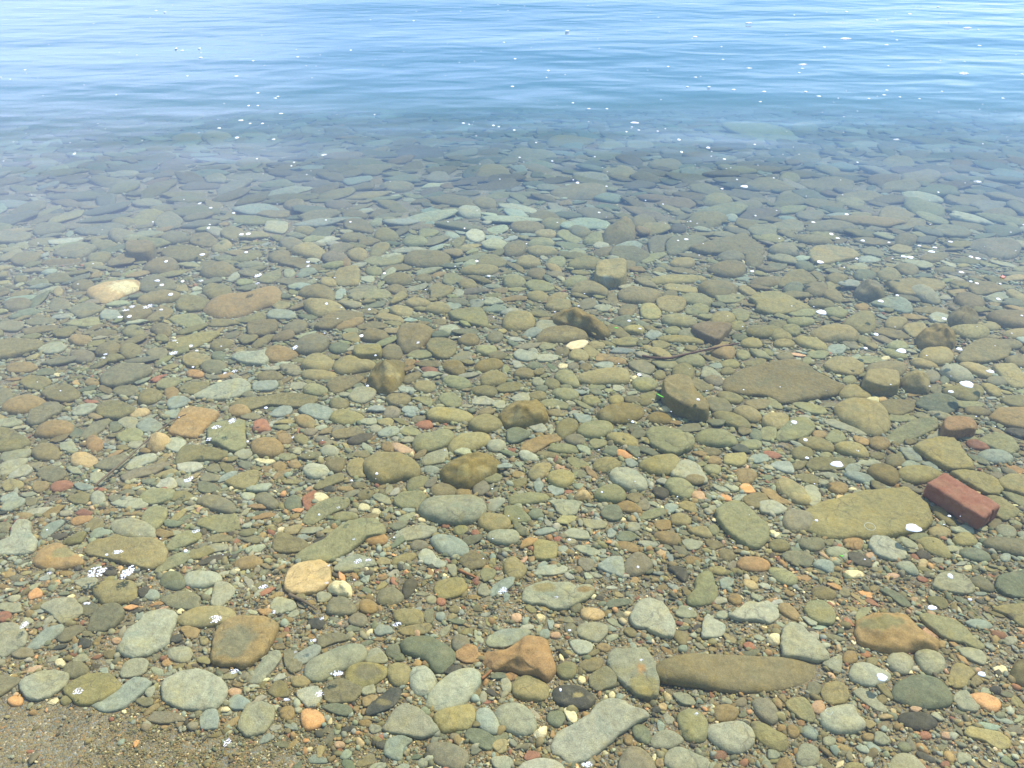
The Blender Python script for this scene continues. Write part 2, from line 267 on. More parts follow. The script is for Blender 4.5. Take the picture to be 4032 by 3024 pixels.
# ---- stones traced from the photograph: tile, colour, profile, outline (picture points) ----
# profile f flat slab, r rounded cobble, h humped rock, b block.   e = ellipse x y rx ry angle
STONES = '''
a S f 325,345 455,285 600,275 670,345 670,400 560,465 500,480 460,450 400,395 @pale kite shaped slab|pale sage kite shaped slab pointing left on gravel near the lower left corner
a G f 1330,370 1420,385 1450,420 1400,540 1370,640 1290,700 1180,750 1080,765 1010,745 955,700 985,650 1010,580 1080,510 1150,460 1175,410 @pale blue grey ridged rock|big pale blue grey flaky rock with a ridge, left of the brown square slab
a K r e 1690 425 238 85 5 @long oval carrying foam|long smooth oval tan grey stone with a foam clump on its right end
a Q f 1860,450 1950,420 2090,425 2200,445 2265,500 2230,620 2160,720 2080,790 1990,840 1900,825 1790,820 1730,800 1725,700 1740,620 1770,530 @brown square slab|large rusty brown square slab with banded right edge in the lower left
a K r 760,190 830,140 960,130 1070,130 1110,190 1105,270 1050,300 960,320 860,330 810,290 770,240 @cream grey stone in foam shadow|cream grey lumpy stone crossed by the dark shadow of a foam clump
a G r e 1645 115 155 72 3
a F r e 1410 130 105 72 -10
a S f 1760,150 1850,145 1925,200 1890,270 1800,350 1720,330 1735,230
a L f e 1490 295 165 72 -5
a L f 720,480 760,400 850,330 960,320 1015,370 1000,440 930,510 830,545 715,545
a L f e 730 360 75 55
a S f e 710 150 90 45
a S f e 80 350 115 40 -5
a S f -60,600 0,490 110,480 190,520 230,570 200,650 110,710 0,755
a B f 200,700 270,610 380,520 500,490 530,520 490,570 420,620 320,680
a L f e 570 560 115 55 25
a S r e 1470 730 105 65
a D f e 1440 605 55 32 15
a L r e 610 860 110 68 12
a S f 975,900 1010,810 1080,770 1180,765 1215,800 1190,870 1130,910 1020,925
a G f 1320,990 1370,930 1480,880 1590,860 1700,875 1810,940 1860,1010 1835,1090 1760,1170 1600,1190 1420,1160 1330,1090 @pale round slab|very pale smooth round slab half sunk in gravel beside a pinkish pebble
a Y f 510,1025 600,950 700,900 800,885 900,895 980,960 990,1000 920,1060 830,1110 740,1140 650,1145 560,1080 @mustard slab|mustard yellow flat slab with a foam clump over its left side
a G f 155,1000 180,940 300,880 440,860 560,890 540,980 440,1060 310,1110 220,1090
a B f 740,1130 850,1100 980,1000 1100,920 1190,930 1240,970 1150,1060 1050,1150 960,1190 860,1205 790,1180
a L f -40,910 80,910 165,935 160,970 90,1020 -40,1090
a B f e 1955 1130 95 65 -10
a B f 1630,1240 1690,1180 1770,1180 1790,1260 1770,1340 1640,1340
a L f e 1185 1120 75 37
a P f e 1350 1250 150 50 -3
a S f 2020,1140 2150,1120 2240,1160 2230,1260 2150,1370 2010,1400 1940,1320
a P f e 195 725 90 40 5
a V r e 1915 1040 58 35
a J r e 125 1110 65 42
a J f e 290 240 62 38 20
a E r e 30 420 65 45 20
a D r e 690 640 52 42
a Q f e 1555 550 80 45 -10
a S f e 660 770 65 33 15
a N r e 895 730 55 40
a M r e 1175 220 55 40 30
a B r e 1235 245 72 45
a W r e 490 800 45 35
a R r e 1360 805 40 32
a K r e 1665 620 38 38
a M r e 900 50 60 42
a D r e 1095 300 50 28
a V r e 950 620 42 28
b T f 230,150 260,60 330,0 420,-20 540,-30 600,20 612,110 580,170 500,220 400,240 300,240 240,200 @peach coloured slab|large smooth peach coloured slab left of a lumpy cream rock
b W h 585,170 640,135 730,140 775,180 775,250 730,250 650,235 595,210 @lumpy cream rock|small lumpy cream rock touching the right side of the peach slab
b D r e 650 235 40 20
b L r e 1090 260 108 70
b M r 1200,170 1230,120 1300,115 1320,160 1280,230 1230,280 1200,260
b Y f 1450,200 1480,140 1600,110 1690,120 1725,180 1700,235 1600,270 1500,280
b L r 570,360 600,290 670,260 740,270 820,350 800,395 700,415 590,400
b Q r e 915 340 78 60 -15
b S f e 215 335 105 65 10
b S f e 550 265 60 45
b K r 1120,420 1150,375 1250,360 1340,370 1370,420 1350,480 1250,495 1170,480 @cream coloured cobble|cream coloured smooth cobble lying on top of a flat stone, foam at its left
b L f e 1410 420 45 60
b K f 1160,520 1250,500 1400,480 1440,500 1400,560 1290,580 1190,570
b B f e 1040 535 80 42
b P r e 835 450 80 58
b D r e 490 480 72 48
b F r 1185,640 1250,600 1400,585 1520,640 1610,700 1610,780 1540,860 1490,880 1430,850 1390,790 1300,750 1210,720 @bent olive cobble|large olive grey cobble with a bent lower side, left of the orange brown rock
b F r e 1120 705 62 60
b F r e 1165 755 50 35
b P r e 1670 640 75 70
b B f 1870,630 1910,570 2000,530 2110,520 2200,530 2250,550 2200,600 2120,650 2020,680 1910,670 @leaf shaped slate|blue grey leaf shaped slate lying on the orange brown rock
b R h 1860,750 1880,690 2000,690 2100,650 2190,580 2240,570 2370,610 2400,720 2440,830 2400,910 2360,925 2270,890 2150,870 2060,840 1930,850 1880,800 @orange brown rock|thick orange brown rock with a blue grey slate lying over its upper left
b R f e 1730 730 95 75 -10
b S r 400,850 430,790 540,730 680,670 780,645 860,655 895,700 880,770 800,830 700,870 620,900 560,940 470,945 410,910 @long sage stone with foam|long rounded sage stone with foam at its lower edge, beside the two coloured stone
b Y r 725,930 750,850 830,810 950,805 1060,840 1060,900 980,960 900,1000 820,1005 740,980 @two coloured stone|ochre stone with a grey patch across the top, in the lower left middle
b K r e 1165 890 97 92
b G r 1250,900 1290,840 1380,830 1440,880 1470,950 1440,1020 1380,1060 1300,1050 1260,980
b G r 1400,1090 1430,1020 1530,930 1640,870 1760,855 1830,900 1820,980 1760,1060 1690,1140 1600,1180 1490,1190 1410,1150 @slanting pale oval|large pale sage oval cobble slanting up to the right, below the bent olive cobble
b D f e 1610 860 80 35 15
b B f 285,790 320,740 420,680 490,650 530,670 520,720 430,790 350,825 300,815
b L f 220,720 280,680 330,690 380,800 360,860 290,885 240,830
b L f 500,610 560,570 680,555 770,590 740,620 640,640 540,680 500,660
b S f 890,780 920,700 1000,680 1060,740 1080,790 1040,810 920,800
b L f 545,1030 590,960 700,930 860,1000 850,1060 780,1120 620,1130 560,1100
b G f 330,1030 420,1000 510,990 540,1080 490,1160 420,1170 340,1080
b S f -40,900 60,770 140,705 200,710 200,780 120,880 50,960 -60,960
b K r e 360 950 85 50
b N f e 190 1020 85 70 10
b G f e 190 925 55 25 30
b S f e 920 1020 60 45 30
b Q f 870,1090 950,1060 1005,1080 980,1130 900,1165 870,1150
b D f 890,1210 950,1120 1020,1070 1090,1010 1180,1000 1190,1060 1130,1150 1040,1200 920,1240 @streaked black rock|dark black rock with brown streaks above the flat triangular slab
b S f 1030,1340 1090,1240 1150,1160 1220,1130 1340,1180 1430,1260 1490,1350 1420,1400 1340,1420 1200,1390 1090,1370 @triangular slab|flat sage grey triangular slab near the bottom edge
b Y r 1450,1250 1500,1190 1620,1160 1750,1140 1785,1200 1770,1290 1720,1340 1640,1350 1540,1370 1490,1330
b B r 1790,1220 1830,1170 1900,1170 1960,1240 1990,1320 1960,1380 1880,1370 1810,1310
b S r 1950,1210 2000,1150 2100,1130 2200,1160 2280,1260 2275,1350 2180,1390 2060,1360 1980,1300
b F f 530,1160 640,1130 760,1150 795,1200 740,1240 640,1220
b J r 365,1230 390,1180 470,1175 540,1220 555,1280 500,1330 420,1350 380,1310 @bright orange cobble|bright orange rounded cobble in gravel near the bottom left
b Q r e 255 1210 65 60 30
b Q r e 890 1295 57 32
b P r 1395,1510 1420,1460 1530,1450 1650,1480 1725,1540 1720,1620 1640,1680 1540,1650 1440,1600 @purple grey bottom cobble|thick smooth purple grey cobble at the bottom edge below the triangular slab
b F f 1700,1400 1740,1340 1830,1340 1960,1410 1970,1450 1900,1520 1780,1470
b K f e 1995 1480 60 60 20
b B f 1040,1520 1070,1430 1180,1395 1280,1430 1210,1500 1190,1590 1120,1590 1060,1560
b S r e 1360 1620 45 40
b D r e 1020 1465 48 38 20
b V r e 680 1470 48 28
b S f e 2010 1620 90 60
b P r e 1625 1405 50 32 -5
b N r e 1800 1040 42 45
b E r e 1510 300 40 35
b S r e 1430 285 45 35
b N r e 1620 365 50 30
b F f e 1640 465 75 20 -5
b B r e 1505 420 42 38
b F f e 1980 910 70 28 5
b G r e 2040 980 45 70 15
b B f e 290 1320 60 30 -20
b B f 1900,220 1960,150 2040,110 2110,100 2100,160 2030,220 1930,265
b S f e 1860 210 50 50 40
c S f 75,290 110,190 200,150 290,130 340,150 470,150 520,180 640,170 665,220 620,270 560,300 470,350 350,370 250,320 160,320 @rough edged pale slab|wide rough edged pale slab with brown patches and a tiny foam dot
c G f 170,80 230,20 350,0 450,10 440,60 330,85 200,90
c B f 695,10 800,-60 900,-60 920,40 910,100 820,80 720,40
c P r 905,20 940,-50 1010,-100 1080,-80 1145,-10 1120,50 1010,85 930,65 @smooth grey egg stone|smooth grey egg shaped stone overlapping a blue grey slab on its left
c M r 1265,20 1380,15 1440,60 1430,120 1400,145 1340,90
c Z r 1500,110 1570,55 1630,70 1660,160 1680,230 1640,300 1540,325 1450,320 1430,260 1490,200 @boot shaped stone|olive boot shaped stone above the cigar shaped slab
c Y r e 1680 45 75 35 -10
c L r e 515 340 50 52 30
c T r e 655 400 105 52 -3
c F f 760,330 800,290 960,275 970,320 850,350 770,355
c S f 525,530 560,480 680,470 780,500 780,560 700,640 620,620 545,580
c G f 470,630 520,610 640,630 665,670 630,720 550,735 500,700
c Q r e 745 675 60 36 -10
c G f 960,440 1000,340 1070,280 1150,280 1240,320 1290,400 1335,500 1310,590 1200,580 1110,540 1000,500 @upper pale rounded triangle|large pale sage flat stone, rounded triangle, above the rust spotted slate
c S f e 1420 390 85 50 -5
c G f 1545,560 1560,450 1600,400 1640,440 1730,480 1750,530 1700,590 1560,600
c N r 1310,560 1360,535 1440,570 1430,640 1390,665 1330,610
c G f 1765,420 1850,360 1930,300 2010,310 2090,290 2160,350 2180,430 2100,480 1990,455 1850,455
c B r e 1715 410 50 35 -10
c G f e 1700 295 55 30
c Q r e 1820 280 62 42 -25
c T r e 1945 160 65 38 -25
c B f 1690,130 1750,100 1810,120 1800,170 1720,205
c N r e 965 550 55 38 -25
c K r e 150 1010 152 100 -8
c O r e 445 860 85 75 10
c N f 535,830 600,770 700,755 745,790 720,850 620,880
c L f 625,920 680,870 770,825 850,900 850,990 780,1010 700,1040 640,1000
c S f 780,740 840,685 980,680 1090,680 1140,760 1180,830 1200,960 1190,1070 1100,1105 1030,1080 930,1000 850,910 790,830 @rust spotted slate|big tilted grey slate with a rust spot, at the left end of the cigar slab
c H r 1180,860 1200,820 1290,775 1450,740 1700,745 2090,745 2300,755 2450,790 2525,820 2510,880 2440,930 2300,980 2100,1025 1900,1035 1700,1020 1500,985 1300,965 1210,930 @cigar shaped slab|very long brown cigar shaped slab lying level in the lower right
c D r 330,1060 360,1000 450,980 560,995 660,1070 670,1130 600,1180 480,1170 370,1130 @dark speckled cobble|dark speckled round cobble between the tan cobble and the large slate block
c F r e 360 1255 75 70
c W f 420,1180 460,1165 520,1210 535,1270 500,1300 450,1260
c W h 170,1370 230,1330 280,1310 285,1360 260,1410 210,1425 180,1400
c G f 320,1480 370,1370 500,1300 620,1230 700,1140 800,1100 900,1120 1000,1170 1100,1200 1115,1240 1010,1300 900,1370 820,1440 720,1520 600,1600 500,1620 400,1570 330,1540 @large slate block|largest pale slate block slanting up to the right at the bottom centre
c F r 975,1350 1010,1305 1080,1310 1130,1370 1130,1450 1100,1465 1020,1430
c S r 1135,1440 1180,1370 1280,1350 1390,1410 1390,1450 1290,1500 1170,1490
c Z r 1350,1240 1400,1190 1480,1180 1560,1230 1600,1310 1580,1420 1510,1445 1420,1420 1380,1350
c Q r e 1745 1210 103 72
c G r 1590,1330 1650,1300 1850,1275 1950,1330 1980,1400 1960,1470 1880,1530 1770,1530 1660,1460 1600,1390 @ringed pale cobble|pale blue grey shell shaped cobble with curved rings, below the cigar shaped slab
c Y r 1950,1300 2000,1280 2080,1310 2170,1360 2240,1400 2245,1490 2180,1520 2090,1490 2000,1420
c P r 880,1590 930,1510 1010,1480 1100,1530 1160,1620 1170,1700 1000,1740 880,1700
c S r 1250,1570 1290,1510 1380,1490 1500,1540 1610,1590 1625,1640 1560,1680 1380,1690 1260,1640
c Q r e 1205 1620 40 40
c G r 50,1650 120,1600 230,1575 360,1600 420,1650 420,1740 60,1740
c E f e 160 1560 70 35 10
c S f 1310,1060 1360,1040 1450,1060 1500,1120 1480,1150 1380,1140
c P r 1960,1110 2010,1090 2090,1090 2160,1170 2170,1260 2120,1305 2040,1260 1980,1180
c B r e 880 1080 38 32
c W r e 815 1065 28 32
c W r e 570 940 35 32
c W r e 235 430 40 28 -25
c V r e 35 430 45 38
c V r e 355 575 45 28
c B r e 265 565 50 42
c L r e 475 520 50 45
c Q r e 950 1430 35 45
c T r e 1230 1160 38 32
c D r e 1180 1185 40 32
d Z r 0,30 90,25 200,70 245,120 220,160 150,165 60,120
d W r 625,50 700,40 780,60 780,95 700,110 640,90
d N r 360,200 430,180 510,200 560,240 530,280 440,280 370,250
d L r e 625 225 48 38 -20
d Q r 80,330 140,310 210,350 260,410 240,455 170,430 100,380
d Z f 295,360 330,300 440,290 510,340 550,420 530,490 430,480 350,440
d Z f 710,420 750,360 830,350 830,390 770,440 720,460
d U h 730,520 750,440 860,390 1000,385 1120,395 1200,470 1270,540 1370,600 1400,640 1370,690 1200,690 1080,705 950,690 820,650 750,600 @ochre boulder|large domed ochre boulder in the lower right
d U r e 1410 650 42 32
d Z f 1240,420 1290,400 1400,420 1530,450 1620,520 1680,590 1750,640 1765,685 1690,690 1600,640 1480,620 1390,570 1290,490 @lance shaped slab|yellow green lance shaped slab leaning against the right of the ochre boulder
d B f 1600,470 1700,445 1800,465 1835,500 1790,530 1690,520
d S f 1340,170 1390,80 1480,60 1590,80 1660,140 1690,210 1620,240 1500,230 1400,210
d L r 1645,130 1680,95 1760,100 1845,180 1840,220 1780,220 1690,180
d F f 1850,180 1880,100 2000,60 2150,50 2180,250 2050,270 1920,240
d F f 910,210 960,195 1060,230 1160,310 1170,345 1100,340 1000,270
d O f e 1390 305 88 42 -15
d V r e 1195 290 32 24
d S f 105,600 130,510 190,475 260,490 340,560 420,640 500,740 480,780 400,790 250,760 120,740 @grey fin shaped slab|large grey green fin shaped slab behind the right half of the cigar shaped slab
d W h e 50 605 55 52
d S f 440,810 520,760 600,740 605,830 585,890 520,860
d Q r e 670 755 62 55
d S r 970,780 1010,720 1080,710 1160,740 1190,800 1150,880 1080,890 1000,840
d S r 1200,740 1240,690 1330,695 1420,740 1450,800 1430,860 1330,895 1260,850
d S f 1550,690 1640,675 1740,700 1790,760 1760,820 1680,790 1590,750
d K f 1470,930 1500,830 1560,800 1640,840 1690,890 1640,940 1610,1000 1530,1010 1480,970
d G r 665,890 700,820 780,800 860,820 950,860 1000,890 980,940 890,980 800,985 700,950 @pear shaped pale stone|pale sage pear shaped stone with a white oval foam patch on its right end
d F r 1020,1040 1060,960 1160,920 1260,905 1380,940 1450,1000 1500,1080 1480,1140 1380,1165 1200,1160 1110,1120 1040,1090 @marbled green cobble|large dark green grey marbled cobble in the lower right
d K f 430,1040 470,970 570,955 640,1000 665,1080 620,1130 520,1145 460,1110
d L r e 375 1015 60 60
d K f 140,1130 210,1085 300,1090 350,1150 385,1250 360,1290 270,1260 180,1190
d V r e 410 1160 58 58
d S f 690,1040 750,1010 850,1050 900,1110 970,1170 960,1210 870,1180 760,1110
d N r e 930 1100 45 42
d N f 880,980 940,980 1000,1040 1020,1100 960,1080
d G r 430,1230 490,1170 620,1140 700,1150 730,1220 790,1280 790,1330 700,1370 580,1370 470,1330 @notched pale cobble|smooth pale blue grey cobble with a small notch in its upper right
d S f 1505,1100 1540,1040 1620,1025 1660,1080 1720,1160 1700,1200 1580,1185
d J r 1635,1080 1680,1050 1780,1050 1880,1100 1900,1150 1850,1200 1760,1170 @orange egg stone|orange egg shaped stone with brown specks near the lower right corner
d N h 1990,860 2020,800 2100,760 2200,760 2200,1000 2080,980 2010,930 @brown boulder at the right edge|dark brown domed boulder cut by the right edge of the picture
d D r 1065,1240 1130,1205 1280,1210 1370,1270 1380,1310 1300,1350 1190,1340 1100,1300 @black cobble|shiny purple black oval cobble near the lower right corner
d B r 270,1350 310,1310 390,1340 415,1400 380,1430 300,1400
d S r e 325 1555 97 90
d Y f 1605,1370 1640,1320 1760,1340 1900,1370 1985,1440 1960,1500 1880,1510 1760,1440 1650,1410 @olive yellow slab|olive yellow angular slab close to the bottom right corner
d S r 990,1640 1030,1560 1100,1535 1190,1560 1270,1640 1300,1720 1000,1720
d Q r 75,1610 130,1570 190,1610 200,1700 70,1700
d E r e 1280 1395 55 33 -5
d F r e 1120 1485 62 45 -10
d V r e 1460 1395 50 28 -15
d S f e 925 1420 70 48 -20
d Q r e 820 1405 52 35
d S f e 1595 1580 65 42
d S r e 1980 620 55 38
d Q r e 205 1360 45 60 30
d S r e 500 1440 55 45
d E r e 1445 1630 40 28
d V f e 1205 1180 50 22
d S f 0,1510 60,1520 105,1560 60,1590 0,1580
d N r e 850 790 50 38
d K f 1830,360 1940,330 2090,330 2200,400 2200,540 2060,500 1970,420
e Q r 10,140 60,80 180,35 300,40 370,75 330,120 200,165 80,170
e O f 335,20 400,-30 560,-60 650,0 640,50 520,85 400,60
e L f 215,240 250,150 350,95 460,85 510,120 480,170 400,210 330,265 250,275
e G f 580,160 640,110 740,95 800,110 770,150 690,190 610,195
e O f 780,140 820,95 900,65 1000,80 1110,140 1080,180 980,220 880,220 800,190 @broad olive cobble|broad smooth olive cobble left of the long yellow pebble
e T r 1055,185 1080,150 1180,135 1220,150 1200,180 1120,210 1065,205 @long yellow pebble|small long bright yellow pebble touching a broad olive cobble
e O r 1130,50 1150,0 1230,-30 1320,0 1300,60 1200,100 1130,90
e B f 1360,90 1400,50 1500,40 1560,70 1510,110 1410,145 1370,125
e S f e 1055 255 82 50
e B f e 1225 280 102 57 -5
e F f e 940 285 55 42
e B f e 1420 180 75 38
e U f 1375,320 1440,230 1480,170 1560,140 1700,150 1785,175 1740,240 1680,290 1600,370 1500,365 1400,345 @tan diamond slab|thick tan diamond shaped slab with a crack, left of centre
e T h 1190,450 1230,360 1310,345 1390,370 1370,420 1290,470 1220,470
e G f 1305,430 1370,385 1450,375 1520,400 1480,480 1450,495 1360,465
e Q r 280,340 330,270 430,235 560,245 600,280 560,340 430,370 310,365
e S f -20,230 100,210 190,240 170,265 80,290 -20,280
e L f 655,370 700,300 800,240 900,220 890,260 800,340 680,390
e O f -40,290 60,290 130,320 245,400 240,430 130,480 0,500 -40,480
e N r e 375 490 112 72
e S f e 555 445 65 45
e T r e 680 555 108 62 @mustard egg pebble|mustard yellow egg shaped stone beside a dark reddish round one, lower left
e Z f e 1070 360 115 55 8
e S f e 1115 430 70 42
e F f e 620 335 70 40
e R r 700,400 750,350 830,390 860,410 820,470 750,490 710,460
e L f 770,610 850,550 980,510 1045,530 1040,600 960,640 820,635
e G f 1020,600 1060,550 1200,510 1275,510 1275,560 1200,590 1080,635 1030,630
e P f 985,690 1100,630 1300,580 1400,565 1370,610 1250,670 1100,710 1030,740 @plank shaped stone|long brown grey plank shaped stone under a pale oval slab
e G f e 1545 612 112 45
e O f 1430,540 1480,450 1530,430 1700,450 1860,500 1850,540 1760,570 1600,560 1440,590
e Z f 1700,300 1780,250 1990,230 2000,350 2005,450 1900,490 1790,440 1700,400
e S f 1910,510 1970,460 2060,490 2050,530 1980,555
e S f 0,550 30,490 240,470 260,500 200,545 60,575
e G f 0,600 60,570 230,545 210,590 130,640 60,680 0,680
e G f e 170 655 105 42 20
e L f 300,670 350,610 450,610 540,650 520,700 430,745 340,710
e K f e 100 760 90 45 10
e Q f e 330 770 75 45 5
e E r 410,770 460,730 560,725 600,755 540,800 440,820
e B f 600,760 650,740 770,770 740,800 660,805
e S f e 795 700 70 45
e K f 1840,740 1920,690 2040,645 2110,645 2110,720 2050,790 1950,790 1860,760
e L f e 1710 700 80 40
e F f e 1690 780 85 50 -10
e G f e 1365 750 85 45
e Z f 1140,850 1200,800 1310,790 1430,810 1400,880 1280,920 1160,910
e G f 900,905 1000,870 1150,870 1220,900 1200,940 1120,960 1000,945
e O f 1355,860 1400,820 1480,810 1560,830 1575,870 1500,900 1400,885
e G r 740,830 790,800 850,830 860,900 790,930 745,910
e O f e 650 870 90 50 10
e L r 1595,890 1640,840 1760,835 1880,890 1930,950 1900,990 1800,985 1680,940
e B f 0,960 60,880 150,855 210,880 180,930 80,980
e B f e 80 860 75 35 20
e L f e 250 895 55 38
e Z f 1150,1040 1200,950 1290,925 1370,960 1350,1040 1290,1110 1250,1130 1180,1080
e S r 905,1080 950,1045 1080,1035 1200,1070 1270,1130 1260,1185 1150,1195 1020,1180 930,1140
e Z f 1600,1080 1650,1030 1780,1010 1930,1005 1960,1070 1900,1140 1780,1150 1660,1110
e Z f 1350,1280 1400,1200 1520,1130 1630,1140 1640,1190 1560,1240 1400,1300
e K f 690,1290 760,1220 880,1190 960,1170 1050,1200 1250,1200 1350,1260 1355,1350 1300,1420 1200,1450 1100,1420 940,1380 820,1350 720,1330 @big khaki slab|big flat khaki grey slab with foam on its middle, lower left
e U r 275,1370 330,1290 420,1240 500,1240 600,1310 675,1370 640,1410 520,1440 390,1445 290,1410 @ochre dome stone|domed ochre stone left of the big khaki slab, dark shadow below
e G f -30,1230 80,1190 100,1110 150,1050 250,1060 250,1140 310,1220 290,1280 230,1320 100,1330 -30,1320 @pale green slab at the left edge|pale green flat slab at the left edge with a red and white pebble on it
e L r e 30 1105 65 45
e B f 325,1160 370,1090 490,1045 530,1060 470,1120 380,1195 330,1190
e N f e 780 1090 80 50 20
e O f 1530,1330 1570,1280 1690,1255 1760,1300 1640,1360 1560,1365
e S f 1690,1260 1760,1235 1865,1250 1850,1290 1740,1310
e M f 1590,1390 1700,1350 1850,1320 1880,1335 1800,1380 1640,1415
e Z f 1260,1470 1340,1370 1480,1310 1560,1340 1500,1400 1380,1450 1300,1480
e Q r 1910,1400 1960,1350 2080,1340 2150,1380 2130,1420 2030,1450 1930,1440
e Q r e 1950 150 95 50
e L f e 2050 200 80 30
e O f 1880,110 1960,60 2150,40 2350,10 2580,40 2550,110 2400,130 2200,110 2050,150
e M f e 480 1180 72 22 5
e N f e 1790 1200 110 35
e O f e 1850 620 60 38 -30
e L f e 1745 625 60 38
f Q r -30,390 60,370 150,375 220,440 200,500 110,530 30,520 -30,490
f E r -20,240 50,215 90,235 120,310 60,325 -20,320 @small red triangle stone|small rusty red triangular stone right of a foam clump, left of centre
f B f 100,190 180,130 260,110 300,140 280,180 200,205
f B f 350,160 400,110 490,100 610,130 630,180 570,235 480,220
f Q r e 405 240 90 50 -15
f O r e 675 95 80 47
f Y r 605,210 640,160 740,150 850,180 880,205 820,245 730,265 640,245
f S f 755,50 800,-20 900,-40 985,-10 950,50 880,90 800,85
f N r e 1160 60 102 52
f P r e 1105 165 70 55
f B f e 1260 155 68 42 -15 @pale blue chip|pale blue flat chip beside a small white shell fragment near the centre
f Z f 1265,60 1330,40 1430,50 1440,100 1390,110 1330,80
f Z f 1490,70 1510,20 1600,10 1680,60 1660,120 1560,120
f Y r 1395,190 1440,130 1600,130 1730,160 1775,210 1700,245 1500,240 1420,220
f O r 1735,260 1800,200 1900,180 1990,220 2030,265 1950,310 1850,330 1770,300
f E r e 1375 268 70 36 0 @small rusty oval pebble|smooth rusty red oval pebble below two long olive cobbles near the centre
f G f e 1850 75 92 35
f S f e 1985 100 58 35
f X h 1990,170 2060,90 2150,70 2300,80 2370,150 2370,210 2280,245 2090,270 2010,230 @golden domed cobble|golden olive domed cobble with a light patch, close to the centre
f N f 610,340 700,300 850,290 880,330 780,370 650,390
f M r 740,400 860,340 960,350 900,400 800,430
f P r e 540 385 60 30
f O r e 370 385 62 42 -15
f Q r e 230 380 60 50
f S r e 600 480 78 45
f N f e 870 510 68 30
f Q r e 1075 445 55 42
f V r 1105,420 1180,420 1305,490 1250,510 1160,500
f Z r 1280,420 1320,350 1440,330 1520,300 1600,320 1605,380 1540,440 1400,485 1310,480
f Y r 1570,440 1640,360 1760,335 1870,340 1915,380 1880,430 1740,480 1610,490 @speckled yellow cobble|coarse speckled yellow green cobble right of a smooth sage one, near the centre
f S r e 1960 435 78 50
f Z f e 1260 325 82 35 -5
f B f 990,340 1060,290 1150,280 1180,320 1100,365 1010,365
f S f e 920 240 75 28
f K f e 1060 245 70 28
f S r e 975 300 50 35
f P f e 670 300 55 28 25
f S f 1350,570 1400,510 1560,465 1560,560 1450,590 1360,600
f K r 875,590 950,510 1060,490 1230,520 1330,610 1310,690 1200,710 1080,730 1000,740 920,690 @big khaki cobble|big smooth khaki cobble with angled corners, just left of the golden humped rock
f X h 1510,640 1580,560 1700,520 1850,505 1950,530 1985,590 1930,660 1850,700 1750,760 1640,760 1550,710 @golden humped rock|golden brown humped rock right of the big khaki cobble, left of centre
f B r e 1430 635 68 35
f K f 735,630 770,560 870,545 900,600 870,660 900,700 780,690
f G r e 490 640 105 62 0 @blue grey egg stone|pale blue grey egg shaped stone left of the big khaki cobble
f N r 555,590 620,540 720,540 720,600 670,660 600,640
f Q r e 190 610 57 45
f Q r e 315 590 55 35
f Q f 135,700 180,650 290,630 250,680 160,720
f Z f e 250 530 80 30
f S f e 335 480 45 28
f O f 470,770 560,700 700,660 720,720 600,770 500,800
f Z r 1225,780 1260,710 1370,685 1410,705 1360,780 1260,810
f P f e 1430 740 60 32 35
f N r e 840 760 60 28
f Q r e 730 790 70 22
f K f e 290 735 80 20
f Z r e 1925 700 87 42 5
f P r e 1835 780 72 60 20
f N r 1420,810 1450,760 1560,750 1640,790 1620,840 1500,860 1440,845
f Q r e 1690 820 70 35
f S r 1340,980 1350,910 1430,860 1600,840 1760,840 1850,880 1870,960 1820,1030 1700,1070 1540,1070 1400,1030 @big layered sage cobble|big pale sage oval cobble with layered edges, below the golden humped rock
f Z f 1120,890 1180,830 1350,810 1390,850 1330,940 1220,950 1140,930
f S f 945,850 1000,825 1080,860 1110,910 1070,920 990,890
f L r -20,860 60,800 150,870 195,910 170,950 100,955 0,890
f F r 240,880 310,840 360,870 360,950 280,970 230,940
f E f 380,860 490,800 480,900 420,970 385,930
f W r e 525 860 60 40 0 @cream lump|bright cream lump resting beside a long ridged sage stone, left of centre
f Z f 385,1040 440,960 560,890 680,860 770,880 740,940 620,990 470,1080 400,1075
f Z r e 725 1015 110 38 3
f N r e 890 840 72 42 15
f W r e 880 940 50 32
f W r e 980 980 38 32
f Z f 330,1330 430,1260 560,1200 660,1110 760,1060 880,1040 980,1050 1050,1110 1040,1170 900,1200 850,1240 740,1320 600,1380 450,1390 350,1370 @long sunken sage slab|very large sage slab sunk in gravel above the peach coloured slab
f F r 700,1100 760,1070 830,1090 840,1140 780,1160 720,1130
f R r 885,1190 920,1140 1010,1140 1080,1200 1050,1240 960,1250 900,1230 @red brown drop stone|red brown drop shaped stone on the right end of the long sunken sage slab
f N f 135,1290 150,1190 200,1150 300,1180 400,1210 440,1260 370,1300 250,1315 170,1310
f S f 1110,1190 1200,1110 1330,1090 1470,1110 1470,1150 1380,1200 1210,1215
f B r 1425,1200 1500,1170 1640,1190 1720,1240 1730,1310 1650,1340 1530,1320 1450,1260 @grooved blue stone|blue grey oval stone with a long groove, below the big layered sage cobble
f K r e 1940 1060 132 75 -3
f Z r e 1670 1130 65 45
f S r 1880,1180 1930,1130 2040,1120 2140,1130 2140,1210 2060,1245 1940,1230
f G f 1320,1330 1370,1280 1440,1300 1480,1360 1560,1400 1510,1440 1400,1410 1340,1380
f K r 1105,1380 1180,1330 1290,1315 1310,1340 1240,1390 1130,1410
f P r e 1330 1250 75 42
f S f 635,1450 680,1380 810,1320 960,1370 975,1410 850,1450 700,1475
f N f 1655,1390 1700,1330 1790,1305 1880,1370 1860,1430 1740,1450
f Z f e 1890 1490 65 55 20
f S f 1550,1410 1630,1410 1640,1490 1610,1515 1570,1460
f B r e 1250 965 65 18
f K f e 1040 1385 60 30
f D r e 600 790 55 25
f E r e 1550 1092 35 20
f E r e 1790 1150 35 28
f W r e 205 1125 35 22 20
f W r e 1355 1045 35 20
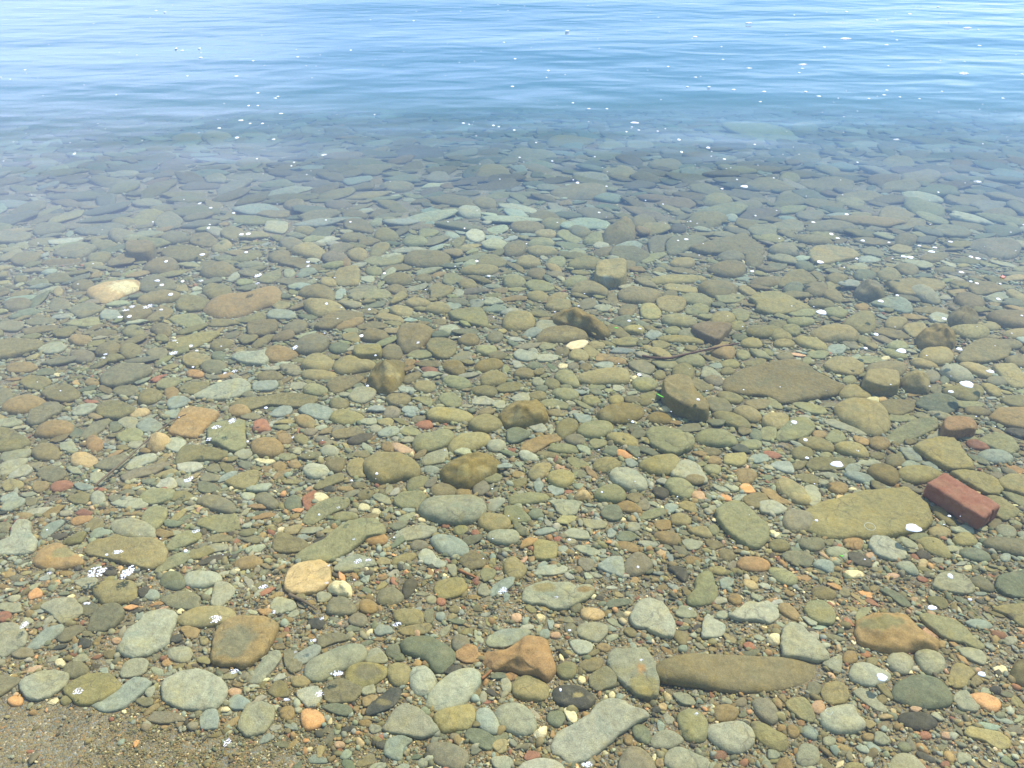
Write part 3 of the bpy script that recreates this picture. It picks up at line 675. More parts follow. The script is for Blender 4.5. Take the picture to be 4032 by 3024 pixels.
g Z f 230,80 300,60 420,80 500,130 430,140 260,120
g G f e 80 45 75 35
g O r e 205 30 80 35
g Z r 320,0 380,-30 500,-20 550,30 480,65 400,60
g Y r e 645 70 78 40 -5
g Z f 490,70 560,80 680,140 650,150 560,120
g Y r 785,60 820,30 900,35 905,90 830,110
g N r e 985 60 75 30
g O f e 1135 35 90 35
g O r e 1090 80 55 30
g N r e 350 170 62 33
g X r 695,190 760,130 870,95 1000,95 1065,130 1060,190 970,240 850,255 740,230 @long golden cobble|long golden brown cobble with a small curved dent, left of the tilted dark block
g W f e 1255 138 50 25 0 @white oval shell stone|flat white oval stone at the foot of the tilted dark block
g N b 1230,30 1250,-60 1380,-90 1460,-60 1500,40 1590,130 1590,200 1500,205 1400,180 1310,130 @tilted dark block|thick dark olive brown block tilted to the left, right of centre
g X r e 1200 215 105 45
g O r 355,310 380,250 460,215 530,235 540,300 470,350 400,390
g B f 490,180 560,180 650,200 640,240 560,260
g Z r 530,320 570,260 700,235 800,245 820,310 740,360 640,375 560,350
g Y r 765,370 800,340 920,335 1010,370 1030,420 970,445 850,420
g G f 110,265 240,255 290,310 260,335 200,330
g F f -40,310 40,290 150,330 140,370 20,420 -40,400
g Q f 70,490 90,420 230,360 370,350 400,400 300,430 180,500
g P r 425,380 480,345 560,350 600,390 580,435 490,430
g Z r 285,465 340,430 440,420 550,455 540,490 460,500 340,490
g N r e 300 510 105 22 -3
g Z f e 700 420 75 38
g F r e 810 480 68 42
g Z f 1090,340 1130,290 1210,280 1350,310 1400,340 1480,440 1430,480 1330,510 1220,490 1140,430 @broad overlapped slab|broad grey green slab carrying a smaller sage cobble on its right half
g Z r 1230,380 1300,345 1400,335 1480,360 1480,430 1400,465 1310,460
g L f e 1450 295 110 35 5
g Z r 1500,350 1560,310 1660,305 1780,340 1840,410 1820,440 1680,440 1550,420 1505,390 @lined sage cobble|long sage cobble with a short dark line, right of the broad overlapped slab
g Z r e 1950 430 95 42
g L f 1565,90 1620,50 1740,60 1790,110 1790,160 1650,170 1600,130
g O r 1635,180 1700,155 1830,180 1930,240 1940,290 1850,300 1760,270 1670,230
g O r e 1780 45 110 45 -10
g K r 1800,160 1870,110 1950,120 2030,180 2030,230 1960,245 1880,215
g N f e 2010 100 100 45
g F r 1935,340 1970,290 2030,320 2040,390 1980,400
g S r e 2090 335 60 55
g B f 1940,530 2000,500 2090,520 2090,570 1980,580
g N r e 1630 490 75 35
g Q r e 1650 558 65 35
g Y f 1730,580 1740,510 1900,500 1915,580 1850,610
g Z r 1560,620 1600,590 1700,605 1690,670 1600,665
g Q r e 1910 685 85 62 -10 @round tan cobble|round tan orange cobble above a small peach chip, right of centre
g J f 1855,780 1880,750 1940,755 1990,820 1900,825
g Y r 1040,590 1080,550 1200,520 1320,510 1370,560 1350,630 1280,670 1160,665 1070,630 @thick yellow olive cobble|thick yellow olive cobble lying on a pale slab below the broad overlapped slab
g Y r 660,590 700,550 800,535 885,575 870,620 780,650 690,640
g Z f 440,555 500,535 620,580 600,615 500,610
g B f 920,550 980,545 1035,590 970,620 930,590
g G f 1290,680 1370,570 1440,550 1530,600 1590,700 1590,740 1480,740
g N r 1395,700 1460,675 1550,680 1580,720 1530,750 1450,740
g K r 130,670 160,610 240,575 320,580 310,630 250,700 180,720 140,700
g Y r 285,690 330,645 420,635 490,660 510,710 430,780 340,760
g G r 800,660 850,615 950,620 1050,670 1100,740 1080,795 970,800 880,770 820,720 @palest sage oval|palest sage green oval cobble slanting down to the right, just right of centre
g Z r 1250,770 1270,715 1350,700 1430,720 1485,790 1460,850 1400,865 1320,840
g Z r 670,850 710,780 790,750 860,760 930,830 900,890 820,900 720,880
g B f 285,780 330,760 420,790 420,830 340,850
g T h e 575 840 65 40 10
g M r e 1215 820 70 48 -15
g V r e 1520 845 60 38 -10
g Z r -20,850 100,825 240,825 300,850 290,885 150,910 0,920 -20,900
g S f 290,890 400,880 570,900 550,940 520,1000 430,1015 370,980 340,920 @jagged sage slate|flat jagged sage slate pointing left, a little below the centre
g Z f -60,940 50,935 160,1040 120,1065 0,1060 -60,1040
g F r e 200 995 68 45
g O r e 60 740 70 35 15
g F f 725,980 770,930 860,925 905,990 890,1040 810,1050 740,1020
g Q r 840,940 880,895 960,890 1050,950 1065,1000 1000,990 890,970
g P f e 1075 925 55 42
g N f 930,870 960,830 1060,830 1060,890 1010,910
g Z f 1030,1035 1070,980 1170,950 1250,950 1260,1000 1130,1040
g B f 1240,930 1300,905 1360,930 1330,980 1270,995
g K r e 1375 1040 90 50 -5
g K f 1350,930 1400,890 1490,910 1510,990 1450,980
g Q f 1155,1080 1190,1050 1290,1050 1290,1120 1200,1125
g Q r 1150,1170 1200,1140 1300,1140 1370,1180 1370,1240 1290,1250 1210,1220
g S f 570,1030 620,1040 770,1060 760,1110 640,1120 590,1090
g S f 420,1150 480,1110 620,1140 630,1200 540,1200 440,1180
g S r e 990 1100 60 42
g F f 845,1190 890,1140 970,1140 1030,1180 970,1220 880,1220
g B f e 810 1155 35 42 -30
g Y f 165,1210 260,1210 370,1245 350,1360 190,1365 175,1280 @flat ochre square|flat ochre square chip left of a small pale blue oval pebble, below the centre
g B r e 410 1283 50 30
g S f 500,1270 560,1250 700,1290 720,1320 650,1340 560,1310
g P f e 605 1405 70 50 -15
g S f 1380,1220 1450,1200 1560,1230 1520,1280 1440,1290
g L f 1310,1255 1400,1270 1440,1320 1400,1345 1340,1310
g K r 1430,1130 1500,1100 1580,1095 1620,1140 1640,1180 1560,1185
g Z r e 1645 1125 48 45
g Q r e 1475 1375 68 35
g Z f 1660,980 1700,940 1770,900 1860,895 1940,950 2040,1050 2095,1110 2090,1200 2030,1265 1950,1270 1850,1220 1760,1150 1690,1060 @hollowed olive slab|large yellow olive slab with a shallow hollow, left of the huge sandstone slab
g N f 1880,870 1960,830 2060,830 2100,890 2020,950 1930,940
g R r 1840,1400 1880,1350 2010,1350 2100,1390 2080,1450 1960,1460 1870,1440
g N r 1690,1300 1760,1285 1830,1340 1780,1380 1700,1360
g K r -70,1440 -50,1370 20,1345 90,1400 120,1450 60,1520 -20,1520
h Y r 570,10 640,-40 760,-40 845,20 820,50 700,60 610,40
l N f -360,1320 -200,1230 0,1190 150,1160 280,1180 400,1260 530,1330 600,1370 560,1430 420,1460 250,1480 100,1500 0,1440 -150,1430 -330,1400 @huge sunken grey brown slab|huge grey brown slab lying flat under silt, right of the tilted dark block
h K r 550,130 600,80 700,60 860,90 950,150 990,240 980,310 900,350 800,330 700,270 600,210 @large khaki oval cobble|large khaki oval cobble with a stepped left edge, below the huge sunken slab
h Z f 195,90 280,80 440,120 485,170 430,190 320,170 250,130
h Z f 0,40 70,60 125,130 80,140 0,110
h K r -40,200 60,170 160,180 170,230 140,290 60,305 -40,270
h Z f 60,350 140,260 220,210 320,215 385,290 330,360 200,400 80,400
h Z f -60,300 60,280 70,370 20,400 -60,380
h N f 890,100 980,65 1110,65 1200,100 1180,160 1060,200 970,180
h F f 1200,100 1270,40 1400,25 1520,60 1550,140 1450,180 1310,150
h O r 1440,20 1530,-50 1700,-60 1760,0 1720,50 1600,65 1510,50
h Z f e 1650 105 115 35
h N r e 1710 155 115 38 -5
h Q f 1800,210 1870,140 2000,130 2200,140 2200,310 2090,310 1950,280 1850,240
h O f 1900,70 1980,35 2200,40 2200,130 2060,130 1950,110
h Z f e 1090 210 120 35 3
h S f 445,235 520,220 650,270 760,320 820,350 760,360 640,320 520,280
h Z f 960,360 1060,290 1220,230 1370,230 1380,300 1280,350 1110,410 1000,400
h S r 1300,160 1370,150 1510,200 1500,225 1400,220
h L f e 1620 210 90 28
h Y f 1185,450 1280,400 1400,375 1510,380 1560,430 1600,500 1670,590 1670,630 1500,640 1400,600 1290,530 @angular olive slab|large angular yellow olive slab between the worn tan brick and the red brick
h M r 1925,310 2000,290 2150,330 2180,390 2050,370
h O r 245,400 290,370 420,375 530,430 530,480 450,485 330,455
h Y r 545,450 590,410 720,410 800,460 820,530 740,530 620,500
h Z f 465,370 530,310 600,330 640,390 560,420 480,400
h Q r 820,410 860,365 960,370 1000,420 930,480 850,450
h O r 180,500 240,450 340,450 375,500 330,550 240,555
h Z r e 470 515 55 25
h O r e 895 520 68 30
h Q r e 420 345 62 32
h N r e 1040 560 83 52 -5
h B f 1070,460 1180,460 1240,520 1260,570 1150,560
h O f 310,600 370,540 540,540 700,550 680,610 520,640 370,640
h B f 15,600 60,570 170,570 210,620 210,670 110,650
h B r 615,670 660,650 780,660 870,700 870,740 780,745 670,710 @pale blue bar stone|pale blue grey bar shaped stone left of a dark golden cobble, right side
h B f e 690 625 68 32
h X r 815,640 860,590 960,590 1050,640 1070,710 1030,755 930,735 850,690 @dark golden cobble|dark golden round cobble second to the left of the red brick
h Y r 1060,650 1120,610 1260,600 1410,650 1400,690 1270,740 1180,745 1090,710 @golden cobble by the brick|golden olive long cobble touching the upper left corner of the red brick
h B f 1240,580 1340,570 1390,620 1380,645 1270,600
h B f e 1160 590 80 28
h B r 1715,510 1780,470 1900,475 2000,530 1980,570 1880,585 1770,560 @pale blue oval|pale blue grey oval stone above the red brick near the right edge
h Z f 1700,400 1800,350 1970,370 2050,470 1980,510 1860,470
h E r 1620,400 1680,390 1760,420 1815,460 1740,470 1650,450 @worn red chunk|small worn brick red chunk with dark pits above the pale blue oval
h O f 200,690 280,665 380,680 410,720 400,760 320,750
h K r 65,730 130,700 210,730 290,790 345,870 350,910 250,910 170,870 90,810 @tilted ochre edged cobble|tilted khaki cobble with an ochre lower face left of the huge sandstone slab
h S f 290,780 360,755 420,790 435,880 390,935 340,930
h Q r 480,770 530,735 620,740 660,790 610,830 530,825
h Q f -60,800 20,790 100,860 200,910 100,915 10,870
h G f -70,900 20,880 100,910 160,960 80,1000 -60,985
h P r 120,1040 160,970 260,965 350,990 380,1060 340,1120 220,1140 140,1110 @smooth grey cobble|smooth grey brown round cobble on the left edge of the huge sandstone slab
h Y f 290,970 420,900 560,870 680,830 850,810 1050,800 1130,790 1240,880 1310,950 1330,1060 1260,1130 1060,1170 900,1200 700,1190 540,1190 400,1150 330,1130 @huge sandstone slab|huge olive sandstone slab with wavy layers left of the red brick
h F r e 540 910 50 38 -30
h T r e 590 865 38 30
h S r e 740 825 50 30
h O r 1335,940 1390,920 1450,970 1530,1060 1530,1100 1460,1080 1380,1020
h Y f 1490,660 1600,640 1750,660 1880,720 1930,780 1870,840 1760,830 1650,770
h K f 1880,720 1960,675 2100,680 2200,760 2200,880 2000,820 1900,780
h K f 1780,860 1880,860 2000,930 2055,970 2030,1010 1930,1050 1850,1000
h Z f 1900,810 2000,830 2200,900 2200,960 2080,950 1980,890
h K r 1305,1130 1370,1095 1480,1110 1490,1160 1430,1190 1340,1180
h Y r 1505,1200 1560,1150 1650,1150 1720,1230 1640,1255 1560,1260
h S r 1850,1110 1910,1080 2010,1110 2030,1160 1990,1195 1900,1180
h Y r 1230,1210 1300,1185 1400,1210 1490,1320 1480,1355 1400,1340 1290,1290 @yellow teardrop cobble|smooth yellow teardrop cobble below the huge sandstone slab
h G f 815,1240 860,1175 960,1180 1080,1250 1140,1320 1120,1360 1000,1370 880,1330 @flat pale green oval|flat pale green oval slab touching the lower edge of the huge sandstone slab
h S r 1050,1180 1110,1180 1230,1260 1200,1280 1120,1260
h R r 605,1210 660,1195 760,1200 785,1250 740,1290 660,1270
h O r 0,1240 60,1200 150,1215 180,1270 130,1305 40,1290
h L r 230,1210 330,1190 450,1190 460,1260 370,1300 270,1270
h S r 470,1290 530,1262 620,1270 670,1310 600,1350 510,1340
h M f 640,1310 740,1310 840,1380 840,1430 740,1420 670,1370
h L f 110,1330 170,1300 320,1310 370,1370 340,1430 230,1410 150,1380
h B r 360,1410 410,1370 520,1380 550,1450 500,1475 410,1440
h F r 1545,1300 1640,1265 1780,1300 1830,1360 1760,1385 1620,1360
h L r 1755,1230 1830,1190 2000,1195 2150,1240 2200,1330 2090,1340 1950,1310 1830,1280
h S r 1040,1410 1090,1380 1170,1390 1230,1470 1210,1500 1120,1470
h M r e 1270 1330 65 35 -20
h T r e 1265 1400 42 38
h B r e 1940 1350 45 38 -10
h W r e 1630 1435 35 22
h V r e 835 1335 42 25
h T r e 930 57 38 18
i L f -60,120 60,100 250,105 240,150 150,190 0,200 -60,190
i L f 270,90 330,40 480,40 540,70 480,110 350,135 280,125
i L f 430,280 500,230 640,205 790,230 720,290 640,325 500,310
i N f 85,330 140,280 280,270 335,300 280,360 190,385 110,370
i L r 885,110 960,80 1110,110 1090,160 1000,200 920,180
i O r 710,310 780,270 880,265 905,290 860,350 770,375 720,350
i N b 1050,225 1250,225 1260,290 1200,325 1060,330 @brick like grey block|squared grey brown stone like a brick, far left side under deeper water
i O f 1310,280 1380,225 1560,215 1700,270 1640,330 1500,355 1380,330
i N r 1165,410 1200,360 1320,320 1430,340 1455,400 1360,450 1240,440
i L r 1310,160 1350,110 1480,100 1560,150 1480,190 1360,205
i L r 1260,50 1320,0 1450,-20 1500,20 1450,60 1330,80
i N f 1545,190 1590,130 1700,120 1780,180 1720,225 1610,215
i N f 1780,90 1880,50 1980,90 1990,140 1910,195 1830,150
i K r e 1810 225 85 40 15
i N r 1635,430 1700,375 1850,365 1920,400 1900,440 1780,475 1670,465
i O f 340,500 400,450 520,440 590,490 550,520 440,530
i N r e 680 540 92 40
i T r 710,600 760,570 870,530 1000,510 1130,505 1115,570 1000,620 950,650 850,680 760,650 @pale tan broken rock|pale tan broken rock standing out among brown stones on the left
i N r 1115,660 1180,620 1350,580 1470,610 1420,660 1300,690 1170,700
i L f 1120,560 1170,480 1260,460 1420,520 1440,570 1330,600 1200,600
i K f e 1470 565 70 32
i O f 1435,700 1480,630 1590,630 1710,670 1660,735 1560,755 1450,740
i O r e 1770 590 120 70 -5
i Q r 1665,740 1720,670 1850,620 2000,610 2100,590 2220,550 2290,600 2250,680 2150,710 2050,750 1930,790 1800,800 1690,770 @long slipper shaped cobble|long slipper shaped brown cobble, largest on the left side below the pale tan rock
i L r 25,710 90,660 240,655 250,690 170,740 60,745
i L f e 485 700 90 50 5
i L f 565,750 620,700 760,690 845,740 760,780 670,810 610,785
i B f 815,780 860,740 960,750 990,800 900,825 830,815
i N r 1000,760 1080,710 1200,700 1240,750 1180,800 1100,845 1010,830
i N f 1190,830 1260,770 1320,710 1420,740 1370,810 1240,850
i Z f 1375,820 1440,790 1600,780 1680,860 1560,890 1440,860
i L f 205,840 280,810 440,805 465,830 400,855 250,870
i Z f 510,870 600,840 740,800 810,805 800,870 650,885
i L f -30,850 80,830 200,850 180,890 120,920 -30,900
i N f 180,900 280,880 460,865 460,910 340,930 210,950
i Q r 560,990 600,945 700,950 755,970 700,1020 620,1025
i Z r e 1090 915 88 48
i N r 1225,890 1290,850 1390,870 1390,940 1320,960 1260,930
i O f -60,1020 100,980 340,990 350,1030 280,1070 150,1110 0,1150 -60,1150
i G f 300,1065 380,1020 500,1010 545,1050 480,1090 380,1100
i P r e 670 1115 97 55 -3 @purple brown cobble|smooth purple brown cobble on the left, right of a pale green flat stone
i N r 775,1080 830,1020 950,1010 990,1040 930,1100 850,1120 790,1110
i O r e 1060 1070 87 60 5
i Y f 1340,1050 1430,990 1600,940 1780,920 1790,940 1700,1000 1580,1050 1420,1070
i L f 1185,1100 1250,1060 1360,1060 1365,1130 1290,1150
i K f 1495,1120 1580,1090 1710,1120 1700,1170 1580,1210 1495,1180
i N r 1715,1040 1760,990 1860,980 1895,1010 1860,1050 1760,1080
i F r e 1785 1115 60 40
i G f 1880,1130 1950,1090 2080,1080 2200,1070 2200,1150 2140,1190 2000,1180
i L r e 1745 1205 105 52
i R r e 1590 1260 75 35
i L f 820,1290 900,1220 1020,1180 1210,1200 1240,1250 1140,1310 1000,1360 880,1370 830,1340
i Q f 50,1220 110,1180 250,1170 310,1210 220,1250 80,1255
i O f 160,1340 230,1280 380,1290 420,1330 320,1400 220,1380
i Z f 1270,1350 1330,1300 1460,1295 1465,1340 1380,1390 1290,1385
i O f 1460,1390 1530,1340 1700,1330 1700,1370 1590,1430 1490,1420
i G f 1575,1450 1650,1400 1800,1340 1950,1310 2040,1340 2035,1400 1950,1450 1800,1475 @long pale sage slab|long pale sage slab slanting up right with tiny shadows on it, left of centre
i L f 915,1410 960,1370 1100,1360 1130,1400 1100,1440 1000,1450
i Q r e 1400 1420 60 55
i Q r e 750 1330 60 35
i T r e 620 1335 32 22
i F f e 370 1250 85 30 5
i L f -60,1400 60,1380 105,1440 90,1500 0,1530 -60,1520
j K r 280,260 340,210 450,195 560,260 550,310 480,335 380,300
j N f 715,40 760,0 880,0 955,80 940,120 850,110 750,90
j O r e 400 95 100 35
j L r e 285 200 100 48
j N r e 790 150 105 42
j O r 960,140 1010,80 1100,85 1170,140 1090,180 990,175
j Z r e 1295 180 105 42 -3
j Z f e 1400 115 85 35 8
j G f 1710,120 1770,80 1850,95 1870,160 1800,195 1730,170
j N r e 190 300 90 48 15
j N f 180,360 250,310 420,330 440,370 300,390
j K r 740,290 780,240 880,235 910,290 880,340 790,335
j K r 925,280 960,210 1050,190 1095,210 1060,260 990,305 940,310
j N r 1205,330 1250,270 1350,255 1500,265 1580,300 1560,370 1450,395 1300,385 1230,365 @large brown oval cobble|large brown oval cobble high above the centre with dark shadow under it
j Z f 875,350 950,310 1040,325 1200,295 1190,350 1080,385 960,380
j Q r 665,330 710,305 770,330 770,380 720,390 680,370
j K r 1655,420 1750,380 1900,370 1980,390 1940,440 1820,460 1700,450
j O f e 1920 350 120 50
j N f 300,380 420,370 560,380 560,410 480,425 370,410
j Z r e 960 425 70 35 -5
j K f 630,480 670,410 820,390 850,430 830,540 700,545 640,520
j N r 1030,500 1090,455 1220,450 1275,490 1230,530 1120,535
j N r e 1365 483 70 38
j N f e 1150 400 125 28 5
j Z f e 1600 490 80 45 5
j K r e 1730 530 75 42 -5
j Z f e 120 475 100 42 15
j L f e 300 510 130 28
j S r e 270 440 50 35
j K r e 590 510 70 38 -10
j N r 350,600 400,550 540,545 625,580 635,650 590,670 450,640 370,630
j B f 640,650 660,580 720,560 735,600 690,660
j Z f 855,620 930,580 1060,575 1105,620 1060,650 900,660
j N r 1055,575 1110,535 1200,550 1235,600 1180,615 1100,600
j L f e 870 575 120 28 8
j K f 1405,580 1430,540 1540,540 1615,560 1590,610 1490,650 1420,650 1430,600
j G f e 1655 600 45 32 -10
j K r 1215,670 1280,640 1400,660 1430,690 1320,720 1230,700
j K r 385,690 430,660 600,670 720,720 700,760 600,780 500,790 430,750
j K f 95,680 170,665 280,690 260,725 180,745
j B f 85,790 130,740 280,740 330,780 290,815 120,820
j K r 1375,740 1430,685 1550,690 1590,740 1530,775 1430,765
j B f e 1610 710 65 28
j Z f 1570,770 1650,745 1830,725 1880,790 1900,870 1850,885 1720,850 1620,820 @big flat wedge|big flat grey green wedge shaped slab right above the centre
j N f 480,880 560,800 700,740 860,760 870,800 780,830 660,870 620,900 500,900
j Q r 645,880 700,840 860,800 870,840 760,890 670,900
j K r 960,800 1020,765 1150,785 1210,820 1170,840 1020,825
j N f e 950 870 130 30 3
j K r e 1190 750 100 40 -5
j N f -60,850 160,825 175,900 70,950 -60,945
j L r e 320 880 105 50 15
j N r 1150,930 1190,870 1290,855 1400,880 1450,920 1390,1000 1310,1060 1210,1080 1160,1010 @broad grey brown dome|broad grey brown domed stone with a curved scratch and foam dot, left of centre
j N r 860,950 900,895 1000,895 1080,940 1060,990 960,995 880,985
j Z f e 780 910 65 22
j K f e 780 965 80 38 -10
j L r 300,1030 380,960 480,930 570,960 590,1020 500,1090 380,1100 310,1070
j Q r 50,1120 90,1065 200,1045 340,1095 300,1130 200,1160 90,1155
j F r e 675 1050 82 43
j Y b 805,1070 840,1055 1010,1060 1020,1110 970,1130 820,1135 @oblong olive block|small oblong olive block left of a dark round cobble, left of centre
j N r e 1110 1085 85 68
j O f 1390,1040 1430,985 1540,975 1630,1010 1630,1080 1570,1130 1480,1130 1410,1080
j Z f 1225,1110 1300,1070 1440,1080 1440,1120 1350,1140 1260,1130
j N r e 1735 985 90 45
j L r e 1950 960 70 45 10
j Z r e 1880 1065 88 42 5
j N r e 1970 1110 80 32
j K r 370,1180 430,1120 530,1100 640,1160 610,1210 510,1240 400,1215
j K r 625,1200 670,1150 790,1110 850,1150 970,1170 950,1220 850,1240 720,1260 650,1240
j X h 920,1280 970,1210 1060,1170 1200,1165 1210,1220 1170,1330 1100,1395 1000,1380 930,1330 @tall olive brown rock|tall humped olive brown rock with layered top just left of the centre
j P r 190,1190 260,1180 340,1190 370,1240 320,1275 230,1260
j K r 370,1260 430,1235 640,1245 660,1290 560,1310 400,1300
j N f 580,1340 680,1290 860,1285 880,1310 780,1370 660,1425 600,1400
j N r e 110 1280 110 38 3
j X r 1515,1200 1580,1150 1680,1170 1705,1230 1680,1275 1600,1260
j X r 1780,1210 1830,1160 1940,1140 2015,1160 1990,1210 1880,1240 1800,1235
j K r e 1935 1300 108 60 5
j Z r 1520,1290 1600,1275 1740,1320 1740,1370 1650,1385 1560,1350
j N r 1185,1320 1230,1270 1340,1245 1340,1290 1250,1340
j K r e 1380 1365 90 45
j E r e 1415 1230 70 28 -8
j O r 1745,1390 1800,1360 1920,1360 1975,1410 1930,1445 1820,1440
j O f 1955,1390 2020,1340 2150,1330 2190,1370 2100,1410 1990,1415
j Z r e 480 1390 105 48 -3
j S f e 350 1360 80 32
j B f -20,1330 170,1320 175,1370 120,1400 -20,1400
j B f e 1225 1390 72 25
j G f e 1055 1415 45 25
j L f 1590,1150 1680,1080 1770,1090 1740,1140 1650,1165
j Q f e 1255 1170 45 30
j T r e 355 640 38 14
j G f e 915 490 55 30
k L r 240,40 300,-10 430,20 450,60 380,90 280,80
k L r 0,60 60,30 230,50 260,80 200,120 80,130 0,100
k L r 455,90 520,50 640,90 630,130 540,150
k Z f 360,130 410,95 520,140 580,160 540,200 440,180
k Z r 580,180 650,110 720,100 750,180 690,215 600,210
k N h 740,120 790,70 900,25 990,40 1010,100 990,160 900,185 790,190 745,160 @upper brown boulder|large brown boulder with flattened base, upper right of the centre
k K r e 275 120 90 35
k Z r e 235 195 110 35
k N r 985,10 1060,-10 1170,30 1150,80 1060,85 1000,50
k N f 1420,40 1500,0 1650,-10 1700,20 1600,70 1500,90
k M r e 1350 75 70 42
k L f 1110,190 1160,140 1320,140 1250,190 1240,270 1130,280
k L f 1250,210 1300,160 1450,140 1570,150 1600,180 1480,230 1350,290 1280,290
k N f 1450,240 1560,200 1700,160 1900,110 1960,160 2050,220 2050,290 1950,310 1800,280 1600,290 @huge pale grey slab|huge pale grey brown slab under deeper water on the right, far out
k L f 1920,80 1990,55 2150,60 2150,140 2020,140 1950,120
k N r -60,210 40,170 105,190 105,260 60,300 -60,300
k K r 115,250 170,225 330,230 375,270 300,295 180,300
k N r 670,280 710,240 800,230 830,260 780,305 700,310
k L f 800,300 830,240 1000,230 1130,290 1050,350 1000,370 870,330
k K r 30,370 60,310 150,290 220,330 230,380 150,400 60,395
k Z r 280,350 340,310 420,305 440,350 400,395 310,385
k O r 450,370 520,330 650,305 745,340 700,390 560,410 480,400
k Z f 1045,350 1100,290 1240,265 1260,290 1170,340 1080,370
k K r e 1395 355 100 42
k L r 1670,300 1740,270 1870,280 1900,330 1800,350 1720,345
k N r e 1975 330 75 60 -5
k N r 1600,400 1680,360 1850,350 1905,390 1880,450 1780,475 1650,440
k N r e 205 445 80 55 -5
k K b 680,440 700,390 800,370 920,370 930,430 920,510 850,545 720,530 680,490 @square block with pale scratch|square olive block with a pale scraped patch, above and right of the centre
k N r 880,350 950,330 1010,350 1000,400 940,430
k Z r -60,470 40,455 110,490 100,540 0,560 -60,550
k Z f 100,530 160,500 290,520 350,560 300,590 180,590
k Z r 415,530 460,480 560,460 620,490 560,540 470,550
k N r 485,570 540,520 640,510 720,540 790,590 760,630 640,620 500,610
k Y r 1110,510 1180,470 1350,460 1560,470 1575,500 1420,520 1200,530 @long thin olive bar|longest thin olive bar shaped stone, upper right of the centre
k N f 1250,410 1380,395 1520,430 1520,450 1350,440
k K r e 1200 420 60 22
k Y f 1235,545 1300,530 1500,555 1510,600 1380,600 1260,580
k N r e 1685 570 155 70 -2 @dark flattened oval|dark brown flattened oval cobble right of the long thin olive bar
k N r 1945,520 2000,480 2200,480 2200,540 2060,555 1970,545
k N r 860,610 900,570 1000,550 1080,560 1200,595 1210,630 1130,690 1000,680 900,660 @broad olive brown cobble|broad olive brown cobble below the square block with pale scratch
k K f 1175,660 1260,635 1380,650 1425,690 1380,750 1290,765 1200,730
k Z r 1360,650 1420,610 1550,615 1640,670 1630,710 1520,710 1400,680
k K r e 1925 585 85 35 -20
k Z f e 1770 645 120 45
k Y f 1935,650 1990,620 2100,590 2200,600 2350,670 2430,720 2300,760 2200,780 2080,780 1990,750 1990,690
k K r e 210 630 90 38
k K r e 365 640 90 32 15
k K r e 380 700 105 48 10
k L f 540,690 590,650 680,650 680,720 600,740 550,725
k S f e 740 725 70 32
k N f 780,620 840,610 870,680 850,710 780,680
k N r 865,760 910,700 990,700 1010,740 960,800 890,790
k Y f 1045,750 1060,700 1150,690 1220,760 1200,810 1120,820 1060,800
k Z f e 1515 740 100 42
k X h 335,780 400,730 520,730 620,790 720,850 790,910 760,945 680,935 600,900 500,870 400,860 340,820 @dark ridge rock|dark golden ridge shaped rock standing proud near the centre, strong shadow beneath
k N r 200,960 260,900 360,880 500,895 600,930 600,980 500,1000 330,1005 230,1000 @dark loaf cobble|dark brown loaf shaped cobble directly below the dark ridge rock
k S f 185,870 230,830 320,825 395,860 350,900 250,930 200,910
k K r -60,790 60,765 170,790 175,870 80,900 -60,890
k Z r 1215,810 1260,780 1400,785 1500,820 1500,870 1380,875 1270,860
k K r 1620,800 1680,755 1780,760 1825,800 1790,850 1700,875 1630,850
k Z f 1790,740 1880,730 1940,770 1920,830 1840,835
k Y r e 1840 870 62 38
k Y r 905,890 980,860 1075,880 1070,930 990,935 920,920
k B f 1080,950 1150,900 1230,940 1150,985
k Z r e 1310 910 70 35
k Y r 1180,970 1260,945 1400,950 1560,985 1560,1020 1430,1015 1250,1000
k Y f e 1210 1025 75 32
k O r 1910,900 1980,870 2200,880 2200,940 2050,965 1930,950
k Y r e 1955 1010 92 42
k Q r 1600,1070 1680,1030 1800,1035 1820,1090 1780,1140 1680,1115
k Z r e 1885 1105 60 42
k Z r 1310,1140 1350,1105 1500,1105 1575,1150 1550,1200 1450,1195 1350,1190
k O r e 1400 1245 92 70 0 @round dark olive cobble|round dark olive cobble above the tilted dark block, right of centre
k Y f e 925 1000 115 35 2
k K r e 690 1030 70 32 -5
k Z f e 280 1035 75 28 -5
k K r e 545 1110 80 52 -5
k K f e 640 1080 70 42 -25
k G f 5,1100 60,1065 200,1100 220,1130 130,1160 40,1140
k G f e 290 1130 100 32 5
k N r e 410 1085 60 38
k Q f e 745 1130 75 30
k Q r e 860 1155 80 25 -3
k G f 0,1150 60,1160 90,1210 20,1215
k F r e 185 1195 68 30
k L f 945,1170 1060,1150 1170,1210 1130,1270 1060,1260 980,1220
k B f e 760 1190 85 28
k P r e 500 1200 50 32
k W r e 415 1200 45 22
k N r e 600 1205 50 32
k K r 500,1300 600,1250 780,1220 930,1225 955,1280 940,1330 800,1345 620,1340 @long khaki oval slab|long smooth khaki oval slab just below and right of the centre
k Z r 350,1260 420,1220 500,1260 550,1340 530,1375 430,1350 360,1300
k N r 10,1265 60,1215 150,1220 190,1265 130,1300 40,1290
k O r e 1205 1270 50 40
k Z r e 1080 1345 105 55
k S f 1540,1290 1560,1210 1640,1220 1720,1290 1640,1310
k P r 1560,1310 1620,1280 1710,1290 1725,1340 1640,1360
k N f 1450,1330 1510,1305 1640,1370 1620,1400 1520,1400
k Y r e 1780 1180 80 32
k O r e 1760 1238 58 32
k B f e 1665 1195 55 25
k S r e 210 1325 48 40
k O r e 330 1345 65 38
k G f e 865 1380 50 28
k Z f e 690 1375 75 25
k O f e 1990 1170 90 28 3
k Z f e 1300 1340 80 32
l L r 310,80 380,30 560,20 730,60 700,110 560,110 400,105
l L f e 170 60 130 45
